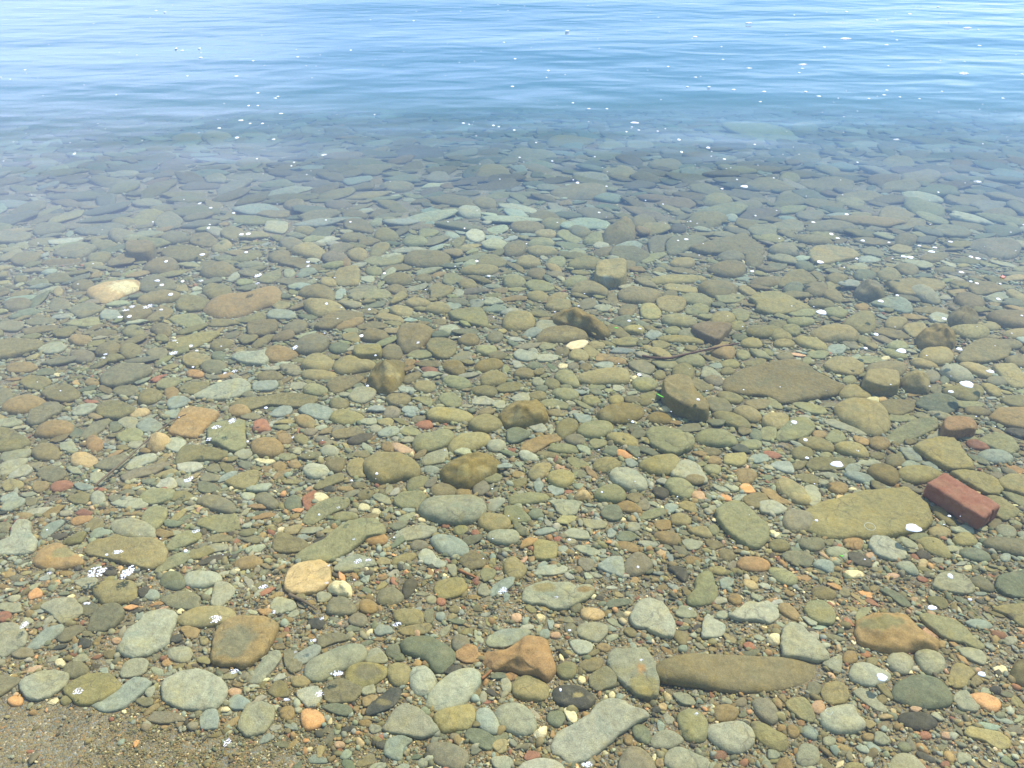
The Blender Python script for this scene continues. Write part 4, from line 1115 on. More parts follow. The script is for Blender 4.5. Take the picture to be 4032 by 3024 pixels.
l O r 205,160 270,130 420,140 535,180 480,205 300,200
l L f e 900 70 100 30 8
l N f e 1200 35 95 35
l L f 1340,90 1430,50 1600,60 1660,110 1620,150 1480,150 1380,125
l N r e 1120 170 95 50
l N f 700,160 850,150 1000,180 1040,210 900,220 760,210
l P r 1650,210 1700,160 1850,150 2000,180 2060,230 2020,310 1900,330 1760,280 @large dark purple boulder|large dark purple grey rounded boulder near the right edge in deeper water
l K f 985,250 1050,210 1170,230 1170,270 1080,285
l L r 0,240 80,200 200,215 260,290 150,300 50,280
l K f 330,280 400,220 550,215 690,240 750,290 700,320 550,355 450,385 360,350 @large khaki wedge slab|large khaki wedge shaped slab with a white foam oval on its left, upper right
l L f e 850 270 100 32 -8
l B f e 820 330 90 32
l N r e 1360 310 115 38 8
l F r e 300 380 80 42 -15
l L f e 70 390 75 30
l O f 80,520 170,440 280,420 380,480 400,520 250,540 100,560
l O f 345,440 400,430 470,490 440,510
l K r 885,450 950,405 1030,405 1090,460 1060,500 970,510 910,490
l F r e 790 455 95 42
l N r e 1140 410 95 48 -10
l N r 470,470 560,440 650,470 600,530 520,530
l F r 120,580 150,530 250,515 300,560 260,610 150,605
l N r 290,580 330,530 450,515 490,560 460,620 350,625
l K f e 530 550 60 40
l N r 445,610 500,570 580,590 620,660 570,685 480,650
l P h 710,570 770,520 880,515 950,590 940,640 850,645 750,620 @purple brown humped rock|purple brown humped rock with a light flank, upper right
l K f 950,520 1060,500 1250,470 1440,500 1430,560 1330,600 1200,640 1060,630 1000,570
l S r 1140,575 1220,540 1310,560 1400,640 1400,685 1300,670 1200,620
l N r 1520,640 1590,605 1700,630 1770,670 1740,730 1650,735 1550,690
l N f 1630,560 1700,520 1820,520 1930,580 1820,610 1700,620
l Q f 1460,590 1600,560 1620,590 1500,620
l B f 840,680 950,650 1080,650 1160,690 1180,750 1120,770 1000,730 880,700 @grey green foam carrying slab|flat grey green pointed slab with a foam oval on its left tip, upper right
l S f 1760,640 1900,600 1980,680 1860,690
l K r 1940,590 1990,570 2090,620 2150,680 2090,690 2000,650
l O r e 440 690 105 38 -8
l Q r e 770 715 60 28
l Z r e 550 760 105 42 -3
l Z f e 270 760 140 35
l G f 1310,790 1370,755 1470,775 1470,840 1400,855 1330,830
l N h 1475,790 1530,740 1690,745 1730,800 1680,860 1560,865 1490,840
l N r 1790,790 1860,750 2000,745 2200,770 2200,890 2050,890 1900,870 @brown boulder by the right edge|large brown rounded boulder cut by the right edge, above the middle
l O r 610,860 680,790 780,745 850,760 880,850 860,910 800,935 720,910
l Z r 150,830 200,800 350,805 380,840 280,875 180,860
l O r e 75 860 80 35
l Z r 110,890 140,860 250,870 265,920 220,950 140,930
l K r 950,850 1000,800 1110,795 1140,830 1070,895 990,895
l K f 1100,880 1150,850 1270,855 1290,900 1200,965 1140,930
l X h 1215,950 1290,900 1380,870 1470,910 1530,960 1510,1020 1380,1040 1270,1020 @peaked olive boulder|peaked olive boulder with pale marks on the right side
l Y r 1480,900 1550,870 1750,880 1810,930 1740,970 1640,970
l K r e 1800 870 110 30 -5
l K r 1910,930 1990,900 2150,905 2150,970 2000,970
l K r 350,920 480,870 640,880 740,940 700,990 550,990 420,980
l N f 840,920 950,890 1080,920 1170,970 1050,980 930,950
l Y r 15,930 80,900 200,960 170,985 60,980
l Y r e 130 1010 90 38
l Y r 215,970 270,945 400,980 490,1050 430,1075 320,1050 240,1010
l O r e 780 985 60 38 -15
l B f 475,1060 520,1025 620,1030 640,1060 600,1100 520,1100
l L f 600,1010 660,975 730,1010 730,1065 660,1060
l K r e 1380 1110 135 72 -3 @smooth khaki loaf|smooth thick khaki loaf stone directly below the peaked olive boulder
l N f 1540,1140 1620,1040 1750,980 1900,990 1980,1060 1960,1120 1850,1160 1700,1170 1600,1170 @huge brown slab on the right|huge brown flat slab right of the smooth khaki loaf
l N r e 1970 1020 110 42
l N r 1925,1150 2000,1110 2150,1110 2150,1190 2010,1205
l Z f e 410 1105 85 35
l Z r e 1060 1030 90 38 -5
l Z r 930,1060 1010,1060 1140,1120 1110,1140 1000,1120
l Z f e 840 1150 115 28
l W r e 960 1133 38 16
l K f 450,1190 540,1130 680,1140 780,1190 770,1270 680,1280 520,1250
l N r 795,1230 850,1180 1000,1160 1110,1170 1130,1220 1050,1280 880,1275
l K r 1165,1150 1220,1130 1350,1170 1390,1205 1300,1215 1200,1200
l K b 775,1340 800,1280 900,1270 1040,1280 1060,1340 1050,1400 960,1415 790,1390 @rounded khaki block|rounded rectangular khaki block right of the huge sunken slab
l K h 1085,1310 1130,1250 1210,1230 1280,1270 1320,1340 1310,1415 1200,1400 1100,1360
l Y r 565,1420 620,1370 690,1350 780,1400 845,1440 800,1470 660,1465 600,1450
l S r 1405,1240 1450,1195 1560,1200 1660,1260 1670,1310 1580,1325 1470,1290
l K r 1555,1180 1620,1165 1740,1190 1840,1250 1810,1290 1720,1280 1620,1230
l O r 1430,1380 1560,1360 1640,1350 1750,1380 1750,1430 1680,1480 1560,1460 1470,1430 @dark olive foam carrying cobble|dark olive cobble with the large lobed foam patch over its top
l Y r 1740,1340 1820,1340 1900,1400 1890,1450 1810,1430
l L r e 1880 1320 100 38 -3
l K f 1830,1200 2000,1190 2090,1280 2090,1370 1990,1370 1900,1290
l Z r e 665 1310 60 32
l Z r e 320 1155 42 35
l P r e 1340 1280 65 60
l F r e 1440 1315 40 35
l L f e 1370 1385 50 38
l L r e 140 1120 70 32
l Q f e 1210 1425 80 25
m L f 1000,1450 1040,1400 1110,1380 1190,1430 1150,1470 1050,1490
m O r e 800 1440 75 28
m L f e 960 1320 100 30
m N r e 1640 1060 115 35
m N r e 1910 1330 70 42
m N f e 1780 1390 105 25
m L f e 270 1060 90 40
m N r e 1210 910 95 45
m N r e 1400 890 95 45
m L f e 1400 1160 75 28
m L f e 790 1130 100 28
n N r 865,1150 920,1075 1040,1075 1100,1140 1050,1165 950,1170
n N r e 1550 1245 170 48 0 @wide far out boulder|wide smooth grey brown boulder far out, above the centre of the picture
n L f e 1230 1010 160 35
n N r 1340,950 1360,890 1500,880 1640,900 1600,930 1450,970
n G r e 830 1375 80 42
n O r e 1380 1450 85 42
n N r e 1800 1120 110 38
n M r e 500 1000 160 50
n L f e 1750 950 85 28
n N r e 1200 1475 110 35
n N r e 360 1210 110 38
n N r e 930 1320 80 35
n N r e 1955 1440 75 50
n L f e 1930 945 95 32
n N r e 2100 1070 110 42
o Z f 250,800 520,790 680,830 780,920 700,950 500,950 350,880 @far out triangular slab|huge pale green triangular slab far out where the ripples begin, upper right
o N r 400,1190 520,1150 650,1190 730,1240 560,1245 420,1220
o O r 20,1450 80,1390 200,1380 290,1410 230,1460 120,1490
o N f 1270,1410 1300,1340 1400,1345 1500,1400 1440,1460 1330,1450
o O r e 690 1160 70 35
o N f e 950 1200 180 40
o L r e 800 1030 100 35
o N r e 1400 1060 110 45
o N f e 1150 1280 150 35
o N f e 1550 1150 120 40
o N f e 1420 1210 120 40
o O r e 220 1300 100 42
o L r e 410 1340 110 35
o S f e 520 1500 90 35
o L f e 830 1400 95 35
o L r e 790 830 90 32
o N f e 1850 1300 150 40
o N r e 2050 1390 120 35
o M f e 300 950 120 30
'''
# ---- foam patches on the water: tile, x y rx ry (c = bubbly cluster) ----
FOAM = '''
a 790 60 82 55 c|a 1040 60 52 66 c|a 405 68 24 14 c|a 710 315 34 12 c|a 195 490 34 36 c|a 1755 445 54 44 c|a 635 1030 44 36 c|a 1905 870 44 27 c|a 1850 1450 44 40 c
b 60 180 44 24 c|b 145 385 17 21 c|b 540 435 24 17 c|b 470 618 31 15 c|b 320 712 14 12 c|b 660 885 54 27 c|b 515 1055 42 34 c|b 245 1100 31 15 c|b 2015 210 42 35 c|b 1150 485 40 25 c|b 575 147 20 13 c
c 610 1630 52 32 c|c 362 265 18 14 c|c 1055 775 20 12 c|c 1505 1215 20 15 c|c 1455 358 15 14 c|c 470 535 12 8|c 395 1020 10 13
d 930 918 42 31|d 1340 350 36 19|d 1488 92 20 20|d 1745 892 31 20|d 1650 283 16 9
e 1760 285 46 20 c|e 1895 235 30 30 c|e 1705 385 20 20 c|e 1540 715 40 34 c|e 960 1305 46 22 c|e 1600 1135 35 18 c|e 1515 1295 14 12|e 870 1328 12 8|e 2022 403 10 6
f 302 368 13 12 c|f 985 665 12 8|f 780 722 10 6|f 672 942 16 12 c|f 515 1000 8 7|f 797 1200 16 10 c|f 830 1380 38 26 c|f 915 1370 32 14 c|f 595 1415 17 11 c|f 80 128 14 8
g 985 242 12 9|g 1518 60 12 8|g 1028 1428 10 9|g 733 816 8 7|g 468 1205 9 7
h 213 246 25 13|h 305 390 17 11|h 318 537 16 9|h 563 588 48 25|h 1185 1110 62 33|h 395 1047 13 8|h 1480 1012 14 8
i 1210 712 44 23 c|i 1025 740 30 11 c|i 1080 712 27 11 c|i 980 797 20 8|i 1055 792 17 11|i 1700 70 18 13|i 1712 42 14 5|i 1970 122 18 8|i 2025 118 20 9|i 1355 343 12 9|i 1650 287 22 8|i 1320 535 18 8|i 1283 500 22 7|i 1393 612 18 11|i 1640 500 22 11 c|i 1490 505 14 9|i 1315 737 16 5|i 862 1100 20 13 c|i 848 1130 10 6|i 1425 990 20 9 c|i 1560 1032 19 15 c|i 1415 1090 38 20 c|i 1605 1072 14 5|i 1912 1238 28 17 c|i 1835 1255 14 12 c|i 1575 1205 10 6|i 2008 268 14 7
j 15 458 28 22 c|j 12 522 18 11 c|j 427 380 20 11 c|j 423 347 14 6|j 320 1045 22 21 c|j 860 950 16 11|j 1322 1005 17 11 c|j 910 1358 12 6|j 1900 462 14 5|j 1702 73 10 8|j 1047 440 12 7|j 575 688 12 8|j 925 735 10 6|j 975 1110 9 6|j 570 5 12 6|j 770 20 14 7
k 1422 162 18 6|k 1355 172 9 4|k 1960 423 17 7|k 1038 1268 17 10|k 1520 1470 13 8|k 955 827 13 6|k 1045 892 12 5|k 1457 15 13 5
l 370 23 22 9|l 568 153 17 6|l 773 173 17 7|l 987 188 12 5|l 517 120 15 9|l 1235 214 15 5|l 1105 302 21 8|l 1160 310 28 10|l 1335 263 27 9|l 1362 230 20 5|l 1490 182 18 6|l 1658 305 16 8|l 1713 318 19 8|l 425 348 27 11|l 1578 431 20 8|l 1705 522 15 7|l 1655 507 13 6|l 920 667 22 10|l 437 757 38 19|l 882 938 19 11|l 1090 1073 38 18|l 797 1051 15 9|l 1438 811 17 9|l 1880 650 17 9|l 1562 1058 22 12|l 1055 620 14 6|l 1817 1241 29 13|l 1625 1345 50 28|l 1493 1406 22 10|l 2072 785 10 5|l 1895 525 9 6
m 1420 830 17 6|m 1560 780 25 6|m 1535 892 20 8|m 1773 903 16 6|m 1700 800 14 5|m 1620 800 12 5|m 1820 736 20 5|m 1610 685 12 6|m 1670 685 12 4|m 1783 636 18 4|m 1800 625 14 4|m 1670 602 14 5|m 480 998 15 6|m 2100 1003 22 8 c|m 1905 1052 10 4|m 1888 1075 9 5|m 1300 372 18 4|m 1292 312 13 4|m 1180 327 15 4|m 1140 313 12 5|m 1530 493 20 5|m 1213 492 11 4|m 1295 1318 13 8 c|m 1365 1347 17 6|m 1513 1380 14 7|m 160 453 12 4|m 65 514 8 3|m 1068 77 12 3|m 1010 68 12 3|m 1928 369 14 4|m 1640 394 11 4
n 790 798 16 5|n 828 806 9 4|n 985 813 14 6|n 1020 822 12 4|n 1120 843 13 5|n 1108 560 18 5|n 1340 457 13 5|n 1125 381 14 4|n 1720 705 14 4|n 1603 704 16 4|n 1500 667 14 4|n 1900 795 43 7|n 1927 843 13 4|n 1883 823 12 3|n 2050 850 12 4|n 2188 905 16 8|n 2205 985 13 9|n 1530 1184 18 8|n 1718 1207 12 4|n 1503 1166 9 3|n 1155 1020 12 4|n 1262 924 11 4|n 2117 431 12 4|n 1463 198 22 3|n 1053 274 12 3|n 60 325 12 4|n 215 743 9 4|n 1670 1377 14 5
o 400 1208 34 12|o 165 957 20 8|o 270 1031 16 6|o 255 1223 14 6|o 467 936 12 5|o 845 1440 18 6|o 1062 1389 20 7|o 1385 904 22 6 c|o 1913 1177 27 9 c|o 1820 476 38 9 c|o 780 418 33 7 c|o 775 443 18 3|o 755 471 12 4|o 430 441 20 6 c|o 882 623 22 5|o 527 593 20 5|o 797 593 15 5|o 503 659 14 4|o 1322 584 16 4|o 1305 615 18 4|o 1207 639 13 4|o 1408 628 12 4|o 1535 640 13 3|o 2075 636 15 4|o 1680 592 10 4|o 1055 250 38 7 c|o 1320 290 20 4|o 80 237 23 4|o 430 148 22 5 c|o 1473 90 16 5|o 1260 130 12 4|o 1062 75 12 5|o 1845 180 34 5 c|o 1388 259 13 3|o 1923 295 18 4|o 260 385 14 3|o 170 561 17 3|o 83 500 16 4|o 30 562 14 3|o 330 580 18 5|o 2200 480 12 5|o 1133 1052 10 5|o 590 1153 9 4|o 918 305 13 4
'''
# ======================= read the traced stones =======================
class St: pass
def parse(line):
    lab = name = None
    if '@' in line:
        line, r = line.split('@'); name, lab = r.split('|')
    p = line.split(); s = St(); s.t, s.c, s.prof = p[0], p[1], p[2]; s.name, s.lab = name, lab
    if p[3] == 'e':
        x, y, rx, ry = map(float, p[4:8]); a = math.radians(float(p[8])) if len(p) > 8 else 0
        rr = random.Random(x*7+y); pts = []
        ph = [rr.uniform(0, 6.28) for _ in range(3)]; am = .055 if s.prof == 'r' else .11
        for k in range(14):
            q = 2*math.pi*k/14
            e = 1 + am*math.cos(2*q+ph[0])*.4 + am*math.cos(3*q+ph[1]) + am*.7*math.cos(5*q+ph[2])
            cx = math.copysign(abs(math.cos(q))**.92, math.cos(q))*rx*e; cy = math.copysign(abs(math.sin(q))**.92, math.sin(q))*ry*e
            pts.append((x + cx*math.cos(a) + cy*math.sin(a), y - cx*math.sin(a) + cy*math.cos(a)))
    else:
        pts = [tuple(map(float, q.split(','))) for q in p[3:]]
    s.px = np.array([src(s.t, *q) for q in pts]); s.cu, s.cv = s.px.mean(0)
    x, y = s.px[:, 0], s.px[:, 1]
    s.area = abs(np.dot(x, np.roll(y, -1))-np.dot(y, np.roll(x, -1)))/2
    return s
stones = [parse(l) for l in STONES.strip().splitlines() if l.strip()]
# the same stone met again in the overlap of two rows of tiles
keep = []
stones.sort(key=lambda s: (s.name is None, -s.area))
for s in stones:
    dup_ = False
    for q in keep:
        if q.t != s.t:
            d = math.hypot(q.cu-s.cu, (q.cv-s.cv)*1.4)
            if d < 0.42*math.sqrt(min(q.area, s.area)) and s.area < q.area*2.2: dup_ = True; break
    if not dup_: keep.append(s)
stones = keep
def vis(s): 
    u = np.clip(s.px[:, 0], 0, 4032); v = np.clip(s.px[:, 1], 0, 3024)
    return abs(np.dot(u, np.roll(v, -1))-np.dot(v, np.roll(u, -1)))/2
for s in stones: s.vis = vis(s)
named = [s for s in stones if s.name]; rest = sorted([s for s in stones if not s.name], key=lambda s: -s.vis)
N_IND = 296
for s in stones: s.ind = False
for s in named: s.ind = True
for s in rest[:N_IND-len(named)]: s.ind = True

# height map of everything laid down so far (5 mm cells)
GX0, GX1, GY0, GY1, CELL = -6.0, 6.0, 0.6, 9.0, 0.006
HN, WN = int((GY1-GY0)/CELL), int((GX1-GX0)/CELL)
occ = np.zeros((HN, WN), np.float32)
def stamp(X, Y, top):
    """rasterise a convex-ish outline into the height map"""
    ix = (np.asarray(X)-GX0)/CELL; iy = (np.asarray(Y)-GY0)/CELL
    x0, x1 = int(max(ix.min(), 0)), int(min(ix.max()+1, WN-1)); y0, y1 = int(max(iy.min(), 0)), int(min(iy.max()+1, HN-1))
    if x1 <= x0 or y1 <= y0: return None
    gx, gy = np.meshgrid(np.arange(x0, x1)+.5, np.arange(y0, y1)+.5)
    ins = np.zeros(gx.shape, bool); n = len(ix)
    for i in range(n):
        j = (i+1) % n
        c = ((iy[i] > gy) != (iy[j] > gy))
        with np.errstate(divide='ignore', invalid='ignore'):
            ins ^= c & (gx < (ix[j]-ix[i])*(gy-iy[i])/(iy[j]-iy[i]+1e-12)+ix[i])
    sub = occ[y0:y1, x0:x1]; 
    if top is None: return sub, ins
    sub[ins] = np.maximum(sub[ins], top); return sub, ins

def place(s):
    """outline on the lake bed, thickness and resting height of a traced stone"""
    cu, cv = s.cu, s.cv; z = -0.08
    for _ in range(5):
        X, Y = ground(cu, cv, z); z = float(bed(X, Y))
    gx, gy = ground(s.px[:, 0], s.px[:, 1], z+.01)
    w1 = np.ptp(gx); w2 = np.ptp(gy); c = np.cov(np.stack([gx, gy])); ev = np.sqrt(np.maximum(np.linalg.eigvalsh(c), 1e-8))*2.7
    s.minw, s.maxw = ev[0], ev[1]
    h = THICK[s.prof]*min(s.minw, .16 if s.prof == 'f' else .15)
    h = max(h, .006)
    depth = -z
    h = min(h, (depth-0.004)/1.35) if s.prof != 'h' else min(h, (depth-.003)/1.2)
    s.h = max(h, .005)
    st = stamp(gx, gy, None); base = 0.0
    if st is not None and st[1].any():
        v = st[0][st[1]]; base = float(np.percentile(v, 60))*.55*(v > 0).mean()
    base = min(base, max(depth - s.h*1.25 - .003, 0))
    s.z = z + base + s.h*({'f': .30, 'r': .18, 'h': .10, 'b': .15}[s.prof])
    s.gx, s.gy = ground(s.px[:, 0], s.px[:, 1], s.z + s.h*.25)
    k = 1.03 if s.prof == 'f' else 1.055
    s.gx = s.gx.mean() + (s.gx-s.gx.mean())*k; s.gy = s.gy.mean() + (s.gy-s.gy.mean())*k
    stamp(s.gx, s.gy, base + s.h*1.2)

# lay the flat, sunken ones first and the proud ones on top
def order(s):
    k = {'f': 0, 'b': 1, 'r': 2, 'h': 3}[s.prof]
    return (k, -s.area if k == 0 else 0)
on_top = {'leaf shaped slate', 'cream coloured cobble', 'long oval carrying foam', 'rust spotted slate', 'pale blue chip', 'lance shaped slab'}
for s in sorted(stones, key=lambda s: (s.name in on_top,)+order(s)): place(s)

def stone_mesh(s, n, big=False):
    out = rounded(list(zip(s.gx, s.gy)), n, .5 if s.prof == 'f' else .95)
    if s.prof != 'f' and s.prof != 'b': out = (np.roll(out, 1, 0)+2*out+np.roll(out, -1, 0))/4
    A = out; xs, ys = A[:, 0], A[:, 1]; cr_ = xs*np.roll(ys, -1)-np.roll(xs, -1)*ys
    ar = cr_.sum()/2
    if ar < 0: out = out[::-1]; A = out; xs, ys = A[:, 0], A[:, 1]; cr_ = xs*np.roll(ys, -1)-np.roll(xs, -1)*ys; ar = cr_.sum()/2
    c = np.array([((xs+np.roll(xs, -1))*cr_).sum(), ((ys+np.roll(ys, -1))*cr_).sum()])/(6*ar)
    V = stone_verts(out-c, s.prof, s.h, random.Random(int(s.cu*13+s.cv)), n, big)
    V[:, 2] = np.minimum(V[:, 2], -0.0025 - s.z)        # nothing breaks the surface
    return V, c

def getfaces(n, prof='r', big=False):
    k = (n, len((RD if big else RINGS)[prof]))
    if k not in FACES: FACES[k] = faces(n, k[1])
    return FACES[k]

CW = {'S':'sage grey','G':'pale grey green','B':'blue grey','O':'olive','Z':'greenish olive','K':'khaki','L':'dull grey','F':'dark grey green',
      'N':'brown','Q':'ochre brown','T':'tan','W':'cream','Y':'yellow olive','R':'rusty brown','U':'ochre','J':'orange','X':'golden brown',
      'P':'purplish grey','M':'dark grey','D':'blackish','E':'brick red','V':'peach','H':'brown'}
anch = [s for s in stones if s.name]
def direction(du, dv):
    a = math.degrees(math.atan2(-dv, du)) % 360
    return ['right of', 'above and right of', 'above', 'above and left of', 'left of', 'below and left of', 'below', 'below and right of'][int(((a+22.5) % 360)//45)]
def near(u, v, skip=None, pool=None):
    best = sorted((pool or anch), key=lambda q: math.hypot(q.cu-u, (q.cv-v)*1.3) if q is not skip else 1e9)
    return best
BRICK_A = St(); BRICK_A.cu, BRICK_A.cv = 3796, 1950; BRICK_A.name = 'red brick'; anch.append(BRICK_A)
areas = sorted([s.vis for s in stones if s.ind]); lo, hi = areas[len(areas)//3], areas[2*len(areas)//3]
base_lab = {}
ORD = ['', 'second', 'third', 'fourth', 'fifth', 'sixth']
for s in stones:
    if not s.ind or s.lab: continue
    size = 'large' if s.vis > hi else 'medium' if s.vis > lo else 'smaller'
    asp = s.maxw/s.minw
    shape = {'f': 'flat', 'r': 'smooth', 'h': 'humped', 'b': 'blocky'}[s.prof] + (' long' if asp > 2.1 else ' oval' if asp > 1.35 else ' roundish')
    q = near(s.cu, s.cv)[0]
    s.key = (CW[s.c], {'f': 'slab', 'r': 'cobble', 'h': 'rock', 'b': 'block'}[s.prof], direction(s.cu-q.cu, s.cv-q.cv), q.name, size, shape)
    s.q = q
    base_lab.setdefault(s.key[:4], []).append(s)
for k, lst in base_lab.items():
    lst.sort(key=lambda s: math.hypot(s.cu-s.q.cu, s.cv-s.q.cv))
    for i, s in enumerate(lst):
        col, noun, dr, an, size, shape = s.key
        if len(lst) == 1: s.lab = f'{size} {shape} {col} {noun} {dr} the {an}'
        elif i == 0: s.lab = f'{shape} {col} {noun}, nearest of its kind {dr} the {an}'
        else: s.lab = f'{shape} {col} {noun}, {ORD[min(i, 5)]} nearest {dr} the {an}'
        ws = s.lab.split()
        if len(ws) > 16: s.lab = ' '.join([x for x in ws if x not in ('oval', 'roundish', 'smooth', 'its', 'kind', 'long')]).replace('nearest of', 'nearest')
        if len(s.lab.split()) > 16: print('LONG', s.lab)

PATCH = {'two coloured stone': [('b', 905, 870, 105, 62, 'L')], 'square block with pale scratch': [('k', 755, 490, 60, 30, 'G')],
         'rust spotted slate': [('c', 1055, 845, 34, 42, 'R'), ('c', 1080, 990, 110, 90, 'Y')], 'dark ridge rock': [('k', 440, 745, 45, 14, 'K'), ('k', 540, 770, 40, 12, 'K')],
         'golden domed cobble': [('g', 25, 145, 60, 28, 'K')], 'pale tan broken rock': [('i', 1010, 535, 110, 40, 'W')], 'tall olive brown rock': [('j', 1090, 1195, 90, 35, 'K')],
         'golden humped rock': [('f', 1700, 610, 60, 30, 'Y'), ('f', 1860, 580, 60, 35, 'K')], 'brown square slab': [('a', 1920, 620, 150, 130, 'L')],
         'rough edged pale slab': [('c', 590, 200, 70, 24, 'Q'), ('c', 260, 180, 90, 40, 'K')], 'ochre boulder': [('d', 950, 440, 160, 70, 'O')],
         'ochre dome stone': [('e', 520, 1300, 90, 50, 'K')], 'long golden cobble': [('g', 770, 200, 50, 40, 'K')], 'peaked olive boulder': [('l', 1310, 985, 60, 25, 'S'), ('l', 1470, 985, 30, 20, 'S')],
         'dark loaf cobble': [('k', 470, 935, 60, 20, 'K')], 'dark speckled cobble': [('c', 540, 1060, 40, 20, 'K')], 'streaked black rock': [('b', 1040, 1120, 60, 25, 'N')]}
NM = {'f': 'flat_stone', 'r': 'cobble', 'h': 'rock', 'b': 'stone_block'}
stuffV, stuffC, stuffS, stuffF4, stuffF3, voff = [], [], [], [], [], 0
for s in stones:
    if s.ind:
        n = 44 if s.vis > hi else 34
        big = s.vis > hi or s.name in PATCH
        if big: n = 64
        V, c = stone_mesh(s, n, big); f4, f3 = getfaces(n, s.prof, big)
        seed_ = (random.random(), random.random(), random.random())
        tc_ = np.tile(tint(s.c, .07), (len(V), 1))
        for pt, px_, py_, rx_, ry_, pc in PATCH.get(s.name, ()):          # a patch of another mineral on the stone
            X0, Y0 = map(float, ground(*src(pt, px_, py_), s.z+s.h)); X1 = float(ground(*src(pt, px_+rx_, py_), s.z+s.h)[0]); Y1 = float(ground(*src(pt, px_, py_-ry_), s.z+s.h)[1])
            for i_, q_ in enumerate(V):
                d_ = math.hypot((q_[0]+c[0]-X0)/(X1-X0), (q_[1]+c[1]-Y0)/(Y1-Y0)) + .35*nz(q_, 60, 5)
                f_ = min(max((1.15-d_)/.3, 0), 1)*(q_[2] > 0)
                tc_[i_] = tc_[i_]*(1-f_)+tint(pc)*f_
        me = mesh_np(NM[s.prof], V, f4, f3, True, tc_, seed_)
        o = link(NM[s.prof], me, M_SLATE if s.prof == 'f' else M_STONE, (c[0], c[1], s.z))
        tag(o, s.lab, 'stone' if s.prof != 'h' else 'rock', 'stones on the lake bed')
    else:
        n = 20; V, c = stone_mesh(s, n); f4, f3 = getfaces(n, s.prof)
        V = V + np.array((c[0], c[1], s.z)); cc = tint(s.c, .09)
        stuffV.append(V); stuffC.append(np.tile(cc, (len(V), 1))); stuffS.append(np.tile(rng.random(3), (len(V), 1)))
        stuffF4.append(f4+voff); stuffF3.append(f3+voff); voff += len(V)

# ======================= loose stones and gravel: templates scattered by hand-made rules =======================
def template(prof, n, rings, rnd):
    pts = []
    ph = [rnd.uniform(0, 6.28) for _ in range(4)]; am = {'f': .13, 'r': .07, 'a': .03}[prof]
    if prof == 'a':                                        # broken slate: a polygon with slightly worn corners
        m = rnd.choice((4, 5, 5, 6)); ang_ = sorted((k+rnd.uniform(-.28, .28))*2*math.pi/m for k in range(m)); poly = [(math.cos(a)*rnd.uniform(.85, 1.15), math.sin(a)*rnd.uniform(.85, 1.15)) for a in ang_]
        pr = rounded(poly, n, .35)
    for k in range(n):
        q = 2*math.pi*k/n
        e = 1 + am*math.cos(2*q+ph[0])*.5 + am*math.cos(3*q+ph[1]) + am*.6*math.cos(5*q+ph[2]) + am*.4*math.cos(7*q+ph[3])
        pts.append((math.cos(q)*e, math.sin(q)*e) if prof != 'a' else (pr[k][0]*e, pr[k][1]*e))
    V = [(0, 0, rings[0][1])]
    off = rnd.uniform(0, 50)
    for s_, z_ in rings[1:]:
        for x, y in pts:
            d = .16*nz((x*s_, y*s_, z_), 1.6, off)
            V.append((x*s_, y*s_, z_+d*(1-s_**4)))
    return np.array(V), faces(n, len(rings))
def scatter(tmpls, X, Y, Z, A, B, H, ang, col, tiltx, tilty):
    Vs, Cs, Ss, F4, F3 = [], [], [], [], []; off = 0
    which = rng.integers(0, len(tmpls), len(X))
    for k, (T, (f4, f3)) in enumerate(tmpls):
        m = np.where(which == k)[0]
        if not len(m): continue
        nv = len(T); P = T[None]*np.stack([A[m], B[m], H[m]], 1)[:, None, :]
        ca, sa = np.cos(ang[m])[:, None], np.sin(ang[m])[:, None]
        x = P[:, :, 0]*ca - P[:, :, 1]*sa; y = P[:, :, 0]*sa + P[:, :, 1]*ca
        z = P[:, :, 2] + x*tiltx[m][:, None] + y*tilty[m][:, None]
        W = np.stack([x+X[m][:, None], y+Y[m][:, None], np.minimum(z+Z[m][:, None], -.002)], 2).reshape(-1, 3)
        Vs.append(W); Cs.append(np.repeat(col[m], nv, 0)); Ss.append(np.repeat(rng.random((len(m), 3)), nv, 0))
        o_ = (off + np.arange(len(m))*nv)[:, None, None]
        F4.append((f4[None]+o_).reshape(-1, 4)); F3.append((f3[None]+o_).reshape(-1, 3)); off += len(m)*nv
    return np.vstack(Vs), np.vstack(Cs), np.vstack(Ss), np.vstack(F4), np.vstack(F3)
r7 = random.Random(11)
R_F = [(0, 1), (.55, .97), (.85, .88), (.97, .55), (1, .1), (.9, -.6)]
R_R = [(0, 1), (.4, .93), (.72, .72), (.92, .40), (1, 0), (.88, -.6)]
T_COB = [template(p, 18, R_R if p == 'r' else R_F, r7) for p in 'frafrafafrafrafrafaffraa']
R_P = [(0, 1), (.62, .80), (.93, .35), (1, -.1)]
T_PEB = [template(p, 9, R_P, r7) for p in 'frafrafrafrafrafra']
def pick(codes, weights, n, jit=.14):
    cs = mute(np.array([lin(PAL[c]) for c in codes]))*ALB; wt = np.array(weights, float); idx = rng.choice(len(codes), n, p=wt/wt.sum())
    c = cs[idx]*(1+rng.uniform(-jit, jit, (n, 1)))*(1+rng.uniform(-.05, .05, (n, 3))); return np.clip(c, .01, .85)

